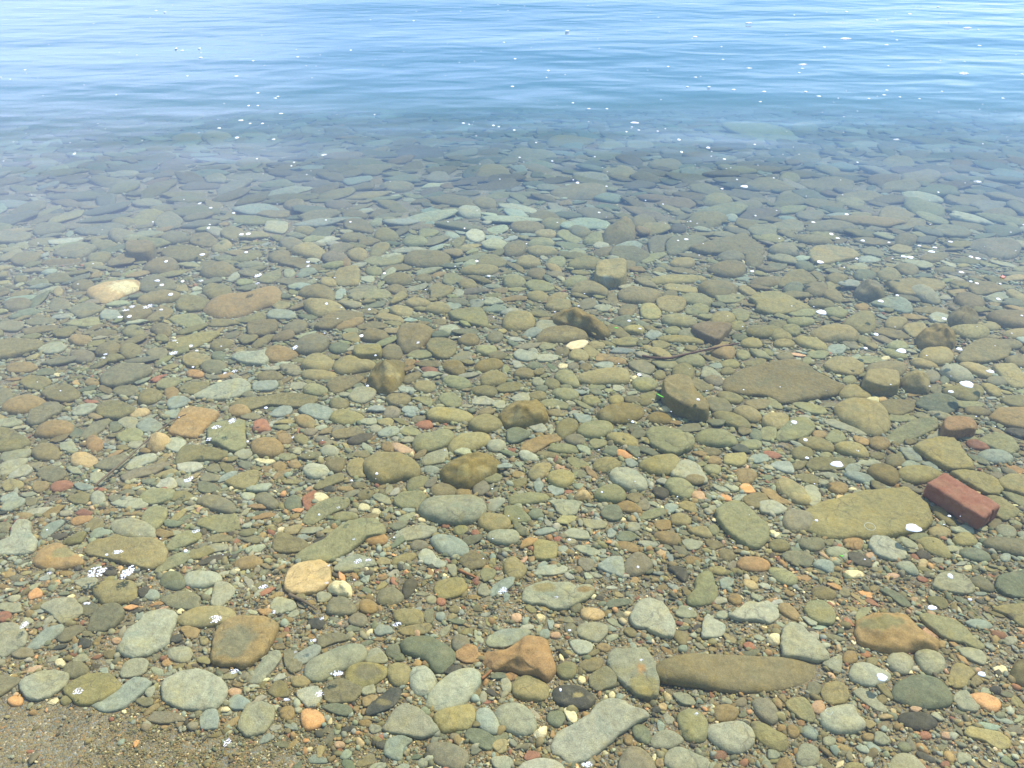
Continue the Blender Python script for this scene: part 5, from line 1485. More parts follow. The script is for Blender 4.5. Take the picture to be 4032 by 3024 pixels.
# cobbles in the gaps between the traced ones
cob = []
def try_fill(n, r0, r1, y0, y1, allow, xw=0.72, fl=1.0):
    Y = rng.uniform(0, 1, n)**1.0*(y1-y0)+y0; X = rng.uniform(-1, 1, n)*(xw*np.hypot(Y, CAM_H)+.15)
    R = np.sort(rng.uniform(r0, r1, n))[::-1]
    for x, y, r in zip(X, Y, R):
        asp = rng.uniform(1.2, 2.6); a, b = r*math.sqrt(asp), r/math.sqrt(asp)
        an = rng.normal(0.25*np.sign(-x), .55)
        ix, iy = int((x-GX0)/CELL), int((y-GY0)/CELL); k = int(a/CELL)+1
        if ix-k < 0 or iy-k < 0 or ix+k >= WN or iy+k >= HN: continue
        sub = occ[iy-k:iy+k+1, ix-k:ix+k+1]
        g = np.arange(-k, k+1)*CELL; gx, gy = np.meshgrid(g, g)
        u = (gx*math.cos(an)+gy*math.sin(an))/a; v = (-gx*math.sin(an)+gy*math.cos(an))/b
        ins = u*u+v*v < .92
        f = (sub[ins] > 0).mean()
        if f > allow: continue
        h = b*rng.uniform(.18, .42)*fl; base = float(sub[ins].max())*.25*(f > 0)
        d = -float(bed(x, y)); h = min(h, (d-.004)*.8); base = min(base, max(0, d-h*1.1-.004))
        sub[ins] = np.maximum(sub[ins], base+h)
        cob.append((x, y, -d+base+h*.25, a, b, h, an))
try_fill(2200, .07, .115, 4.1, 8.9, .22, fl=.6)
try_fill(6000, .036, .07, 3.6, 8.9, .20, fl=.7)
try_fill(6000, .026, .048, 2.6, 7.5, .18)
try_fill(9000, .015, .028, 1.6, 5.5, .14)
try_fill(2600, .010, .016, 0.85, 1.7, .08)
try_fill(7000, .010, .016, 1.7, 4.2, .10)
cob = np.array(cob)
dep = cob[:, 1]*FW[1] + (cob[:, 2]-CAM_H)*FW[2]; uu = 2016+FPX*cob[:, 0]/dep; vv = 1512-FPX*(cob[:, 1]*UP[1]+(cob[:, 2]-CAM_H)*UP[2])/dep
cob = cob[(vv < 2740+.2*uu) | (uu > 1150)]
yy = cob[:, 1]
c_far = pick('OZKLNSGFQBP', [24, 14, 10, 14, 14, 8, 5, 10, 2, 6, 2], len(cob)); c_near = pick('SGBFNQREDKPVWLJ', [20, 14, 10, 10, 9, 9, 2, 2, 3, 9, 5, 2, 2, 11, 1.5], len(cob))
c_far = c_far*(1-.38*np.clip((yy-3.8)/1.2, 0, 1))[:, None]        # darker farther out: algae film, plus light lost in water put into colour
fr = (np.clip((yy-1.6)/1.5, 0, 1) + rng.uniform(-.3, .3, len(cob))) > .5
pale = rng.random(len(cob)) < .45*np.exp(-((cob[:, 0]+.15)/.75)**2-((yy-4.0)/.6)**2)     # a pocket of pale green slate chips
c_far = np.where(pale[:, None], pick('GBS', [5, 4, 2], len(cob)), c_far)
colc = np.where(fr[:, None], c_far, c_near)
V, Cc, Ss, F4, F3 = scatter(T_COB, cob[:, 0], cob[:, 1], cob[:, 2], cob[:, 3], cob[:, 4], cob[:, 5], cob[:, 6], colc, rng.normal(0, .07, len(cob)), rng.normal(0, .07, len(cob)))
stuffV.append(V); stuffC.append(Cc); stuffS.append(Ss); stuffF4.append(F4+voff); stuffF3.append(F3+voff); voff += len(V)
me = mesh_np('small_cobbles', np.vstack(stuffV), np.vstack(stuffF4), np.vstack(stuffF3), True, np.vstack(stuffC), np.vstack(stuffS))
tag(link('small_cobbles', me, M_STONE), 'mass of smaller rounded stones packed between the larger stones on the lake bed', 'stones', None, 'stuff')

# pebbles and grit
def gravel(n, r0, r1, y0, y1, zmax, cols, wts, skew=1.0, xr=None, ypow=1.0):
    Y = rng.uniform(0, 1, n)**ypow*(y1-y0)+y0; X = rng.uniform(-1, 1, n)*(0.70*np.hypot(Y, CAM_H)+.05) if xr is None else rng.uniform(xr[0], xr[1], n)
    r = r0*(r1/r0)**(rng.random(n)**skew)
    ix = np.clip(((X-GX0)/CELL).astype(int), 0, WN-1); iy = np.clip(((Y-GY0)/CELL).astype(int), 0, HN-1)
    ok = occ[iy, ix] <= 0
    X, Y, r = X[ok], Y[ok], r[ok]; n = len(X)
    asp = rng.uniform(1.0, 1.9, n); A = r*np.sqrt(asp); B = r/np.sqrt(asp); H = B*rng.uniform(.35, .85, n)
    Z = bed(X, Y) + rng.uniform(-.001, zmax, n)
    c1 = pick(cols, wts, n, .2); c2 = pick('SGBZKFLONQEW', [16, 14, 14, 12, 9, 10, 10, 6, 4, 3, .7, .7], n, .16)
    c1 = np.where((np.clip((Y-1.45)/.7, 0, 1) > rng.random(n))[:, None], c2, c1)
    if xr is None:                                         # only sand in the lower left corner
        dep = Y*FW[1] + (Z-CAM_H)*FW[2]; uu = 2016+FPX*X/dep; vv = 1512-FPX*(Y*UP[1]+(Z-CAM_H)*UP[2])/dep
        ok = (vv < 2735+.15*uu+rng.normal(0, 40, n)) | (uu > 1500) | (rng.random(n) < .08+.25*(uu > 700))
        X, Y, Z, A, B, H, c1 = X[ok], Y[ok], Z[ok], A[ok], B[ok], H[ok], c1[ok]; n = len(X)
    return X, Y, Z, A, B, H, rng.uniform(0, math.pi, n), c1, rng.normal(0, .2, n), rng.normal(0, .2, n)
COLS = 'SGBFNQREDKPVWLJTM'; WT = [14, 9, 9, 10, 15, 13, 5, 3, 4, 8, 5, 2.5, 2.5, 10, 1.6, 2.5, 4]
sets = [gravel(30000, .0024, .0055, .72, 2.1, .004, 'NQRKSGFLMHJBW', [14, 16, 9, 8, 10, 8, 8, 8, 4, 10, 2, 5, 2], 1.0, None, 1.1), gravel(26000, .0032, .0085, .72, 2.6, .004, COLS, WT, 1.3, None, 1.2), gravel(9000, .006, .014, .72, 3.6, .004, COLS, WT, 1.2),
        gravel(14000, .004, .009, 2.4, 4.6, .004, COLS, WT), gravel(24000, .006, .013, 1.5, 4.2, .005, COLS, WT, 1.1), gravel(34000, .0013, .0032, .74, 1.15, .0015, 'NHKFQSDMWRV', [24, 16, 16, 5, 18, 5, 5, 7, 4, 5, 2], 1.0, (-.95, .1))]
for nm, st_, lb in (('gravel', sets[:-1], 'mixed coloured gravel filling the gaps between the stones'), ('coarse_sand', sets[-1:], 'coarse speckled brown sand in the lower left corner')):
    a = [np.concatenate(q) for q in zip(*st_)]
    V, Cc, Ss, F4, F3 = scatter(T_PEB, *a)
    tag(link(nm, mesh_np(nm, V, F4, F3, True, Cc, Ss), M_PEB), lb, nm.replace('_', ' '), None, 'stuff')

# ======================= lake bed =======================
def bed_mesh():
    xs = np.concatenate([-np.geomspace(200, 8, 14), np.linspace(-7.5, 7.5, 151), np.geomspace(8, 200, 14)])
    ys = np.concatenate([np.linspace(-4, .4, 12), np.linspace(.5, 9, 120), np.geomspace(9.3, 400, 24)])
    X, Y = np.meshgrid(xs, ys); Z = bed(X, Y); nx, ny = len(xs), len(ys)
    V = np.stack([X.ravel(), Y.ravel(), Z.ravel()], 1); i = np.arange(ny-1)[:, None]*nx+np.arange(nx-1)[None]
    F = np.stack([i, i+1, i+nx+1, i+nx], 2).reshape(-1, 4)
    m, t = new_mat('lake_bed_grit'); geo = N(t, 'ShaderNodeNewGeometry'); p = geo.outputs['Position']
    vo = N(t, 'ShaderNodeTexVoronoi'); vo.inputs['Scale'].default_value = 260; t.links.new(p, vo.inputs['Vector'])
    sep = N(t, 'ShaderNodeSeparateColor'); t.links.new(vo.outputs['Color'], sep.inputs[0])
    rp = N(t, 'ShaderNodeValToRGB'); t.links.new(sep.outputs[0], rp.inputs[0]); rp.color_ramp.interpolation = 'CONSTANT'
    cs = ['N', 'L', 'F', 'K', 'D', 'S', 'Q', 'M', 'R', 'B', 'W']; e = rp.color_ramp.elements
    ps = [0, .17, .30, .42, .52, .62, .73, .82, .90, .94, .98]
    e[0].position = 0; e[0].color = (*lin(PAL['N'])*1.0, 1); e[1].position = ps[1]; e[1].color = (*lin(PAL['L'])*1.0, 1)
    for c_, p_ in list(zip(cs, ps))[2:]:
        q = e.new(p_); q.color = (*lin(PAL[c_])*1.0, 1)
    col = mixc(t, .5, rp.outputs[0], tuple(lin((132, 116, 78))*.85))
    f = tex(t, p, 9, 4); col = mixc(t, 1.0, col, mixc(t, ramp(t, f, .3, .7), (.75,)*3, (1.15,)*3), 'MULTIPLY')
    bp = N(t, 'ShaderNodeBump'); bp.inputs['Strength'].default_value = .8; bp.inputs['Distance'].default_value = .003; bp.invert = True; t.links.new(vo.outputs['Distance'], bp.inputs['Height'])
    b = N(t, 'ShaderNodeBsdfPrincipled'); b.inputs['Roughness'].default_value = .8; b.inputs['Specular IOR Level'].default_value = .1
    t.links.new(col, b.inputs['Base Color']); t.links.new(bp.outputs[0], b.inputs['Normal'])
    o = N(t, 'ShaderNodeOutputMaterial'); t.links.new(b.outputs[0], o.inputs['Surface'])
    tag(link('lake_bed', mesh_np('lake_bed', V, F, np.zeros((0, 3), int)), m), None, None, None, 'structure')
bed_mesh()

# ======================= water: one closed body, rippled surface, faintly milky inside =======================
def water():
    x0, x1, y0, y1, zb = -190, 190, -3.5, 380, -4.2
    V = [(x0, y0, 0), (x1, y0, 0), (x1, y1, 0), (x0, y1, 0), (x0, y0, zb), (x1, y0, zb), (x1, y1, zb), (x0, y1, zb)]
    F = [(0, 1, 2, 3), (7, 6, 5, 4), (0, 4, 5, 1), (1, 5, 6, 2), (2, 6, 7, 3), (3, 7, 4, 0)]
    m, t = new_mat('lake_water'); geo = N(t, 'ShaderNodeNewGeometry'); p = geo.outputs['Position']
    sx = N(t, 'ShaderNodeSeparateXYZ'); t.links.new(p, sx.inputs[0])
    def mapped(sx_, sy_, rot=0, off=(0, 0, 0)):
        mp = N(t, 'ShaderNodeMapping'); mp.inputs['Scale'].default_value = (sx_, sy_, 1); mp.inputs['Rotation'].default_value = (0, 0, math.radians(rot)); mp.inputs['Location'].default_value = off
        t.links.new(p, mp.inputs['Vector']); return mp.outputs[0]
    w1 = tex(t, mapped(1.15, 2.5, 5), 1.0, 1.5, .45, .3)
    w2 = tex(t, mapped(2.3, 5.2, -16, (3, 7, 0)), 1.0, 1, .5, .2)
    w3 = tex(t, mapped(.22, .75, 9, (1, 2, 0)), 1.0, 1, .5)
    w4 = tex(t, mapped(4.0, 11.0, 12, (2, 5, 0)), 1.0, 1, .5)
    calm = tex(t, mapped(.35, .6, -12, (5, 1, 0)), 1.2, 2, .5)
    # ripples begin where the bed drops away; calm near the shore
    yy_ = N(t, 'ShaderNodeMath', operation='MULTIPLY_ADD'); t.links.new(calm, yy_.inputs[0]); yy_.inputs[1].default_value = 2.6; t.links.new(sx.outputs['Y'], yy_.inputs[2])
    mask = N(t, 'ShaderNodeMapRange', interpolation_type='SMOOTHSTEP'); t.links.new(yy_.outputs[0], mask.inputs['Value'])
    for k, v in (('From Min', 5.4), ('From Max', 7.6), ('To Min', .06), ('To Max', 1.0)): mask.inputs[k].default_value = v
    a = N(t, 'ShaderNodeMath', operation='MULTIPLY_ADD'); t.links.new(w1, a.inputs[0]); a.inputs[1].default_value = 1.0
    b_ = N(t, 'ShaderNodeMath', operation='MULTIPLY'); t.links.new(w2, b_.inputs[0]); b_.inputs[1].default_value = .55; t.links.new(b_.outputs[0], a.inputs[2])
    c_ = N(t, 'ShaderNodeMath', operation='MULTIPLY_ADD'); t.links.new(w3, c_.inputs[0]); c_.inputs[1].default_value = 3.4; t.links.new(a.outputs[0], c_.inputs[2])
    hgt = N(t, 'ShaderNodeMath', operation='MULTIPLY'); d_ = N(t, 'ShaderNodeMath', operation='MULTIPLY_ADD'); t.links.new(w4, d_.inputs[0]); d_.inputs[1].default_value = .10; t.links.new(c_.outputs[0], d_.inputs[2]); t.links.new(d_.outputs[0], hgt.inputs[0]); t.links.new(mask.outputs[0], hgt.inputs[1])
    bp = N(t, 'ShaderNodeBump'); bp.inputs['Strength'].default_value = 1.0; bp.inputs['Distance'].default_value = WAVE
    t.links.new(hgt.outputs[0], bp.inputs['Height'])
    # Fresnel reflectance of water, the same seen from above and below: .02 + .98 (1 - |cos|)^5
    dt = N(t, 'ShaderNodeVectorMath', operation='DOT_PRODUCT'); t.links.new(bp.outputs[0], dt.inputs[0]); t.links.new(geo.outputs['Incoming'], dt.inputs[1])
    def mth(op, a, b=None):
        n = N(t, 'ShaderNodeMath', operation=op, use_clamp=op in ('SUBTRACT',))
        for i, v in enumerate((a, b)):
            if v is None: continue
            if hasattr(v, 'is_linked'): t.links.new(v, n.inputs[i])
            else: n.inputs[i].default_value = v
        return n.outputs[0]
    f5 = mth('POWER', mth('SUBTRACT', 1.0, mth('ABSOLUTE', dt.outputs['Value'])), 5.0); frs = mth('ADD', mth('MULTIPLY', f5, .98), .02)
    gl = N(t, 'ShaderNodeBsdfGlossy'); gl.inputs['Roughness'].default_value = 0.04; t.links.new(bp.outputs[0], gl.inputs['Normal'])
    tr = N(t, 'ShaderNodeBsdfTransparent'); tr.inputs['Color'].default_value = (.985, .99, .98, 1)
    mxs = N(t, 'ShaderNodeMixShader'); t.links.new(frs, mxs.inputs[0]); m.use_transparent_shadow = True; print('ts', m.use_transparent_shadow); t.links.new(tr.outputs[0], mxs.inputs[1]); t.links.new(gl.outputs[0], mxs.inputs[2])
    vol = N(t, 'ShaderNodeVolumePrincipled'); vol.inputs['Density'].default_value = VOL_D
    vol.inputs['Color'].default_value = VOL_C; vol.inputs['Anisotropy'].default_value = .2
    vol.inputs['Absorption Color'].default_value = (.5, .75, .8, 1) if 'Absorption Color' in vol.inputs else (.5, .7, .7, 1)
    o = N(t, 'ShaderNodeOutputMaterial'); t.links.new(mxs.outputs[0], o.inputs['Surface']); t.links.new(vol.outputs[0], o.inputs['Volume'])
    ob = link('water', mesh_np('water', np.array(V, float), np.array(F), np.zeros((0, 3), int), False), m)
    tag(ob, None, None, None, 'structure')
WAVE, VOL_D, VOL_C = .027, 1.12, (.08, .13, .21, 1)
water()

# ======================= bricks =======================
def box_grid(lx, ly, lz, r, seg, jit, seed, groove=False):
    """rounded box as a cube-sphere style grid, base at z=0"""
    V, F, idx = [], [], {}
    def v(a, b, c):
        k = (round(a, 5), round(b, 5), round(c, 5))
        if k not in idx:
            q = np.array((a*lx/2, b*ly/2, c*lz/2)); inn = np.clip(q, (-lx/2+r, -ly/2+r, -lz/2+r), (lx/2-r, ly/2-r, lz/2-r))
            d = q-inn; L = np.linalg.norm(d); p = inn + (d/L*r if L > r else d)
            if groove and a > .999 and abs(b-.10) < .09 : p[0] -= .006
            nn = jit*(nz(p, 60, seed)+.7*nz(p, 25, seed+9)); u_ = p/np.array((lx, ly, lz)); p = p + u_/np.linalg.norm(u_+1e-9)*nn
            idx[k] = len(V); V.append((p[0], p[1], p[2]+lz/2))
        return idx[k]
    g = lambda n: sorted(set(list(np.linspace(-1, 1, n+1)) + [-.985, .985, -.95, .95, .0, .03, .06, .10, .14, .18]))
    for ax in range(3):
        n1, n2 = [(seg//2, seg//3), (seg, seg//3), (seg, seg//2)][ax]
        A, B = g(n1), g(n2)
        for s_ in (-1, 1):
            for i in range(len(A)-1):
                for j in range(len(B)-1):
                    def P(a, b):
                        return [(s_, a, b), (a, s_, b), (a, b, s_)][ax]
                    q = [v(*P(A[i], B[j])), v(*P(A[i+1], B[j])), v(*P(A[i+1], B[j+1])), v(*P(A[i], B[j+1]))]
                    if (s_ > 0) == (ax == 1): q = q[::-1]
                    F.append(q)
    return np.array(V), np.array(F)
def brick():
    H = .060
    zb = at('h', 1600, 880)[2]; zt = min(zb+.002+H, -.006)
    c = [ground(*src('h', x, y), zt) for x, y in ((1280, 718), (1487, 674), (1932, 940), (1712, 990))]
    c = [np.array((float(a), float(b))) for a, b in c]
    ctr = sum(c)/4; ax = ((c[3]-c[0])+(c[2]-c[1]))/2; L = np.linalg.norm(ax); ang = math.atan2(ax[1], ax[0]); wv = ((c[1]-c[0])+(c[2]-c[3]))/2
    W = abs(-math.sin(ang)*wv[0]+math.cos(ang)*wv[1])
    L *= 1.06; W *= 1.08; V, F = box_grid(L, W, H, .010, 44, .0028, 3.0, True)
    m, t = new_mat('red_brick_clay'); geo = N(t, 'ShaderNodeNewGeometry'); p = geo.outputs['Position']
    f = tex(t, p, 45, 6, .7); g = tex(t, p, 600, 3, .7); pit = tex(t, p, 130, 2, .5)
    col = mixc(t, ramp(t, f, .35, .7), tuple(lin((144, 98, 72))), tuple(lin((160, 118, 90)))); col = mixc(t, 1.0, col, mixc(t, ramp(t, g, .3, .7), (.78,)*3, (1.22,)*3), 'MULTIPLY')
    col = mixc(t, ramp(t, pit, .70, .76, 0, .8), col, (.05, .03, .025))
    film = tex(t, p, 16, 4, .6); col = mixc(t, ramp(t, film, .5, .75, 0, .35), col, tuple(lin((150, 128, 90))))
    bp = N(t, 'ShaderNodeBump'); bp.inputs['Strength'].default_value = .8; bp.inputs['Distance'].default_value = .003; t.links.new(g, bp.inputs['Height'])
    b = N(t, 'ShaderNodeBsdfPrincipled'); b.inputs['Roughness'].default_value = .85; b.inputs['Specular IOR Level'].default_value = .1
    t.links.new(col, b.inputs['Base Color']); t.links.new(bp.outputs[0], b.inputs['Normal'])
    o = N(t, 'ShaderNodeOutputMaterial'); t.links.new(b.outputs[0], o.inputs['Surface'])
    bme = mesh_np('brick', V, F, np.zeros((0, 3), int)); import bmesh
    bm = bmesh.new(); bm.from_mesh(bme); bmesh.ops.recalc_face_normals(bm, faces=bm.faces); bm.to_mesh(bme); bm.free()
    ob = link('brick', bme, m, (ctr[0], ctr[1], zt-H)); ob.rotation_euler[2] = ang
    tag(ob, 'whole red brick with a groove in its end lying slanted at the right', 'brick', None)
    print('brick', L, W, zt, zb)
brick()
def block(name, t, pts, colour, h, label, cat, prof='b'):
    s = St(); s.px = np.array([src(t, *map(float, q.split(','))) for q in pts.split()]); s.cu, s.cv = s.px.mean(0); s.prof = prof
    z = -.08
    for _ in range(5):
        X, Y = ground(s.cu, s.cv, z); z = float(bed(X, Y))
    s.h = min(h, -z-.006); s.z = z+s.h*.1; s.gx, s.gy = ground(s.px[:, 0], s.px[:, 1], s.z+s.h*.4)
    V, c = stone_mesh(s, 40); f4, f3 = getfaces(40, prof)
    o = link(name, mesh_np(name, V, f4, f3, True, tint(colour), (.3, .7, .1)), M_STONE, (c[0], c[1], s.z)); return tag(o, label, cat)
block('worn_brick', 'h', '1425,250 1480,232 1640,240 1690,285 1692,340 1640,348 1450,356 1415,320', (168, 130, 92), .045, 'worn tan orange brick with rounded edges above the angular olive slab', 'brick')
block('brick_slab', 'k', '1455,900 1560,855 1780,868 1785,910 1735,965 1680,1012 1580,978', (138, 120, 98), .035, 'flat reddish brown brick slab with a sharp corner, partly under an olive cobble', 'brick')
block('pebble', 'e', '78,1120 95,1100 130,1105 132,1150 105,1158 85,1145', (125, 60, 58), .012, 'tiny dark red pebble on the pale green slab at the left edge', 'pebble', 'r')
block('pebble', 'e', '128,1125 155,1110 182,1125 182,1155 155,1168 130,1155', (225, 230, 220), .014, 'tiny white pebble beside a dark red one on the left pale green slab', 'pebble', 'r')

# ======================= sticks, leaf bits =======================
def tube(name, pts, rad, mat, label, cat, group=None, seg=8):
    P = [Vector(p) for p in pts]; path = []
    for i in range(len(P)-1):
        p0, p1, p2, p3 = P[max(i-1, 0)], P[i], P[i+1], P[min(i+2, len(P)-1)]
        for k in range(6):
            q = k/6; path.append(.5*((2*p1)+(-p0+p2)*q+(2*p0-5*p1+4*p2-p3)*q*q+(-p0+3*p1-3*p2+p3)*q**3))
    path.append(P[-1]); o0 = path[0].copy(); V, F, n = [], [], len(path)
    for i, c in enumerate(path):
        d = (path[min(i+1, n-1)]-path[max(i-1, 0)]).normalized(); s_ = d.cross(Vector((0, 0, 1))).normalized(); u = s_.cross(d)
        r = rad*(1-.45*i/(n-1))*(1+.25*noise.noise(c*40)); r = r*.35 if i in (0, n-1) else r
        for k in range(seg):
            a = 2*math.pi*k/seg; V.append(tuple(c-o0+s_*math.cos(a)*r+u*math.sin(a)*r))
    for i in range(n-1):
        for k in range(seg): F.append((i*seg+k, i*seg+(k+1) % seg, (i+1)*seg+(k+1) % seg, (i+1)*seg+k))
    V.append((0, 0, 0)); V.append(tuple(path[-1]-o0)); F3 = []
    for k in range(seg): F3.append((len(V)-2, (k+1) % seg, k)); F3.append((len(V)-1, (n-1)*seg+k, (n-1)*seg+(k+1) % seg))
    o = link(name, mesh_np(name, np.array(V), np.array(F), np.array(F3)), mat, tuple(o0)); return tag(o, label, cat, group)
def line(t, pts, lift): return [at(t, x, y, lift) for x, y in pts]
bark = plain('wet_bark', (104, 82, 62), .7, 90); bark2 = plain('grey_twig', (112, 98, 72), .7, 90); bark3 = plain('brown_twig', (150, 105, 62), .7, 90)
tube('stick', line('k', [(1060, 1112), (1150, 1128), (1280, 1132), (1400, 1105), (1600, 1060), (1750, 1030), (1860, 1008)], .026), .0060, bark, 'long thin reddish brown stick lying among stones right of the centre', 'stick')
tube('twig', line('e', [(770, 765), (900, 655), (1050, 530), (1170, 420), (1300, 310), (1440, 215), (1520, 180)], .030), .0032, bark2, 'long thin dark stem slanting up to the tan diamond slab on the left', 'twig')
tube('twig', line('b', [(1838, 932), (1880, 900), (1925, 858)], .012), .0042, bark3, 'short tan twig right of the slanting pale oval cobble', 'twig')
tube('twig', line('b', [(265, 240), (330, 268), (400, 302), (500, 368)], .012), .0055, bark2, 'short grey green twig below the peach coloured slab', 'twig')
tube('twig', line('f', [(1655, 1450), (1720, 1480), (1795, 1512)], .010), .0048, bark3, 'short ochre twig slanting down above the yellow slab in lower middle', 'twig')
def flat_leaf(name, t, cx, cy, pts, z, th, mat, label, cat, water=False):
    X, Y, Z = at(t, cx, cy, z, water); P = [ground(*src(t, cx+a, cy+b), Z) for a, b in pts]; n = len(P)
    V = [(float(a)-X, float(b)-Y, th) for a, b in P]+[(float(a)-X, float(b)-Y, 0) for a, b in P]+[(0, 0, th*1.5), (0, 0, 0)]
    F = [(i, n+i, n+(i+1) % n, (i+1) % n) for i in range(n)]; F3 = [(2*n, i, (i+1) % n) for i in range(n)]+[(2*n+1, n+(i+1) % n, n+i) for i in range(n)]
    return tag(link(name, mesh_np(name, np.array(V), np.array(F), np.array(F3)), mat, (X, Y, Z)), label, cat)
green = plain('green_leaf', (110, 190, 60), .5); pink = plain('pink_leaf', (225, 150, 130), .6)
flat_leaf('grass_blade', 'k', 1205, 1440, [(-30, -16), (-12, -14), (30, 10), (34, 16), (8, 8)], .045, .0015, green, 'bright green blade of grass beside the tilted dark block', 'grass blade')
flat_leaf('leaf_bit', 'h', 600, 1340, [(-16, -6), (-4, -8), (2, -2), (10, -10), (12, 2), (0, 12), (-6, 4)], .022, .0015, green, 'tiny bright green scrap of leaf on a grey green stone, lower right', 'leaf')
flat_leaf('leaf_bit', 'k', 848, 887, [(-22, -3), (0, -6), (22, 2), (6, 5)], .03, .0015, green, 'tiny green leaf scrap right of the dark ridge rock', 'leaf')
flat_leaf('floating_leaf', 'l', 1915, 472, [(0, -16), (5, -5), (24, -6), (10, 3), (16, 14), (0, 7), (-16, 13), (-9, 2), (-22, -6), (-5, -5)], .001, .003, pink, 'small pale pink star shaped leaf floating near the right edge', 'leaf', True)

# ======================= foam =======================
foam_m, t = new_mat('white_foam'); geo = N(t, 'ShaderNodeNewGeometry'); f = tex(t, geo.outputs['Position'], 500, 3)
b = N(t, 'ShaderNodeBsdfPrincipled'); b.inputs['Roughness'].default_value = .6; t.links.new(mixc(t, f, (.80, .80, .82), (.93, .93, .93)), b.inputs['Base Color'])
o_ = N(t, 'ShaderNodeOutputMaterial'); t.links.new(b.outputs[0], o_.inputs['Surface'])
def foam_blob(rx, ry, rnd, n=12, th=.003, V=None, F4=None, F3=None, cx=0, cy=0, rag=.18):
    ph = [rnd.uniform(0, 6.28) for _ in range(3)]; o = len(V); th = min(th, ry*.7)
    V.append((cx, cy, th))
    for s_, z_ in ((.6, .85), (1, .25), (1, -.25)):
        for k in range(n):
            q = 2*math.pi*k/n; e = 1+rag*math.cos(2*q+ph[0])*.5+rag*math.cos(3*q+ph[1])+rag*.6*math.cos(5*q+ph[2])
            V.append((cx+math.cos(q)*rx*e*s_, cy+math.sin(q)*ry*e*s_, z_*th))
    f4, f3 = faces(n, 4); F4 += [tuple(int(a)+o for a in q) for q in f4]; F3 += [tuple(int(a)+o for a in q) for q in f3]
foam = [q.split() for l in FOAM.strip().splitlines() for q in l.split('|')]
# lines begin with the tile letter only once; every item carries its own
farf = []
flist = []
for q in foam:
    q2 = St(); q2.t = q[0]; q2.x, q2.y, q2.rx, q2.ry = map(float, q[1:5]); q2.cl = len(q) > 5
    q2.cu, q2.cv = src(q2.t, q2.x, q2.y); flist.append(q2)
rf = random.Random(5)
while len(flist) < 290:                                   # the tiniest flecks, scattered as in the photograph
    u = rf.uniform(0, 4032); v = 20 + 1100*rf.random()**1.5
    if rf.random() > .35 + .65*u/4032: continue
    q2 = St(); q2.t = 'm'; q2.cu, q2.cv = u, v; q2.rx = rf.uniform(3.5, 8)*1.6458*.8; q2.ry = q2.rx*(.28+.4*v/1100); q2.cl = False; flist.append(q2)
for q in flist:
    s_ = TILE[q.t][2]; ru, rv = q.rx/s_, q.ry/s_
    X, Y = map(float, ground(q.cu, q.cv, .001)); X1, _ = map(float, ground(q.cu+ru, q.cv, .001)); _, Y1 = map(float, ground(q.cu, q.cv-rv, .001)); 
    rx, ry = abs(X1-X), abs(Y1-Y); kf = .66 if q.cv < 900 and not q.cl else 1; rx = max(rx*kf, .0018); ry = max(min(ry*kf, rx*2.2), .0018)
    V, F4_, F3_ = [], [], []; rr = random.Random(int(q.cu*3+q.cv))
    if q.cl:
        big = max(rx, ry); k = int(min(110, 30+1500*big)); r0 = big*.13
        sl = rr.uniform(.2, .9)
        for i in range(k):
            a = rr.uniform(0, 6.28); d = math.sqrt(rr.random()); dx, dy = math.cos(a)*d, math.sin(a)*d
            if abs(dy - sl*dx) > .85: continue
            r = r0*rr.uniform(.45, 1.1)*(1.15-.5*d); foam_blob(r*rr.uniform(.8, 1.3), r, rr, 7, .0045*rr.uniform(.6, 1.2), V, F4_, F3_, dx*rx*.9, dy*ry*.9, .22)
    else: foam_blob(rx, ry, rr, 14, .0022, V, F4_, F3_, 0, 0, .10 if rx > .01 else .05)
    nm = 'foam_cluster' if q.cl else 'foam_fleck'
    o = link(nm, mesh_np(nm, np.array(V), np.array(F4_), np.array(F3_)), foam_m, (X, Y, .001)); o['category'] = 'foam'
    if not hasattr(q, 'x') or (q.cv < 620 and rx < .035):
        side = 'left' if q.cu < 1344 else 'centre' if q.cu < 2688 else 'right'
        kind_ = 'tiny round white foam dot' if not hasattr(q, 'x') else 'thin white foam fleck'
        farf.append((q, o, kind_))
        o['label'] = f'{kind_} floating on blue water, upper {side} of the picture'; o['group'] = f'{kind_}s on the upper {side} water'
        q.lab = None
    else:
        a = near(q.cu, q.cv)[0]; d = math.hypot(a.cu-q.cu, a.cv-q.cv)
        inside = d < .35*math.sqrt(getattr(a, 'area', 9e4))
        q.o = o; q.key = ('bubbly white foam cluster' if q.cl else 'white oval foam patch' if rx > .012 else 'small white foam fleck', 'over' if inside else direction(q.cu-a.cu, q.cv-a.cv), a.name); q.d = d; q.lab = 1
        o['group'] = 'foam floating on the clear water'
gk = {}
for q in flist:
    if q.lab: gk.setdefault(q.key, []).append(q)
for k, lst in gk.items():
    lst.sort(key=lambda q: q.d)
    for i, q in enumerate(lst):
        q.o['label'] = f'{k[0]} {k[1]} the {k[2]}' if len(lst) == 1 else f'{k[0]}, nearest of several {k[1]} the {k[2]}' if i == 0 else f'{k[0]}, {ORD[min(i, 5)]} nearest {k[1]} the {k[2]}'
cells = {}
for q, o, kind_ in farf:
    if kind_.startswith('thin'):
        col_ = ['far left', 'left', 'middle', 'right', 'far right'][min(4, int(max(q.cu, 0)/807))]; row_ = ['topmost', 'upper', 'lower'][min(2, int(q.cv/210))]
        cells.setdefault((col_, row_), []).append((q.cu, o))
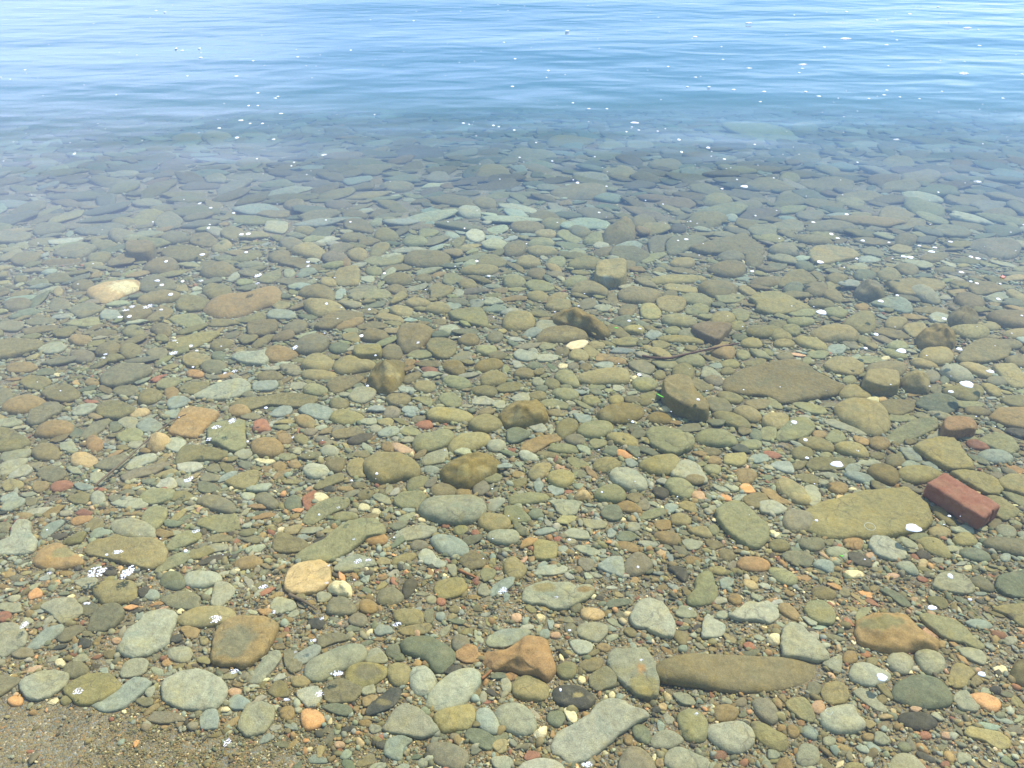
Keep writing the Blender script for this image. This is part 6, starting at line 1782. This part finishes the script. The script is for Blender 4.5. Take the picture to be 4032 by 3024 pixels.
for (col_, row_), l_ in cells.items():
    l_.sort(key=lambda z_: z_[0])
    for i, (_, o) in enumerate(l_):
        row_ = row_.replace('topmost', 'topmost')
        w_ = ['leftmost', 'second from left', 'third from left', 'fourth from left', 'fifth from left', 'sixth from left', 'seventh from left', 'eighth from left', 'ninth from left', 'tenth from left', 'eleventh from left', 'twelfth from left', 'thirteenth from left', 'fourteenth from left'][min(i, 13)]
        o['label'] = f'thin white foam fleck, {w_} on the {row_} ripples at {col_}' if len(l_) > 1 else f'thin white foam fleck alone on the {row_} ripples at {col_}'
# still smaller specks: one object
V, F4_, F3_ = [], [], []; rr = random.Random(9)
for i in range(260):
    u = rr.uniform(-100, 4132); v = 15+2300*rr.random()**1.6; X, Y = map(float, ground(u, v, .001)); r = rr.uniform(1.2, 3.2)/FPX*math.hypot(Y, CAM_H)
    foam_blob(r*1.2, r, rr, 6, .0012, V, F4_, F3_, X, Y, .05)
tag(link('foam_specks', mesh_np('foam_specks', np.array(V), np.array(F4_), np.array(F3_)), foam_m, (0, 0, .001)), 'scattered pinpoint white foam specks all over the water', 'foam', None, 'stuff')
# floating bubbles that show as thin rings
def ring(t, x, y, rx, label):
    X, Y, _ = at(t, x, y, .001, True); X1, _, _ = at(t, x+rx, y, .001, True); R = abs(X1-X); V, F = [], []
    for i in range(28):
        a = 2*math.pi*i/28
        for k in range(6):
            b_ = 2*math.pi*k/6; r = R+.0007*math.cos(b_); V.append((math.cos(a)*r, math.sin(a)*r, .0007*math.sin(b_)))
    for i in range(28):
        for k in range(6): F.append((i*6+k, ((i+1) % 28)*6+k, ((i+1) % 28)*6+(k+1) % 6, i*6+(k+1) % 6))
    tag(link('bubble_ring', mesh_np('bubble_ring', np.array(V), np.array(F), np.zeros((0, 3), int)), M_RING, (X, Y, .001)), label, 'bubble')
M_RING = plain('bubble_film', (178, 182, 160), .4)
ring('h', 832, 1097, 42, 'thin round bubble ring floating over the huge sandstone slab')
ring('d', 497, 1198, 26, 'thin bubble ring at the upper left of the notched pale cobble')
print('stones', len(stones), 'fill', len(cob), 'foam', len(flist))
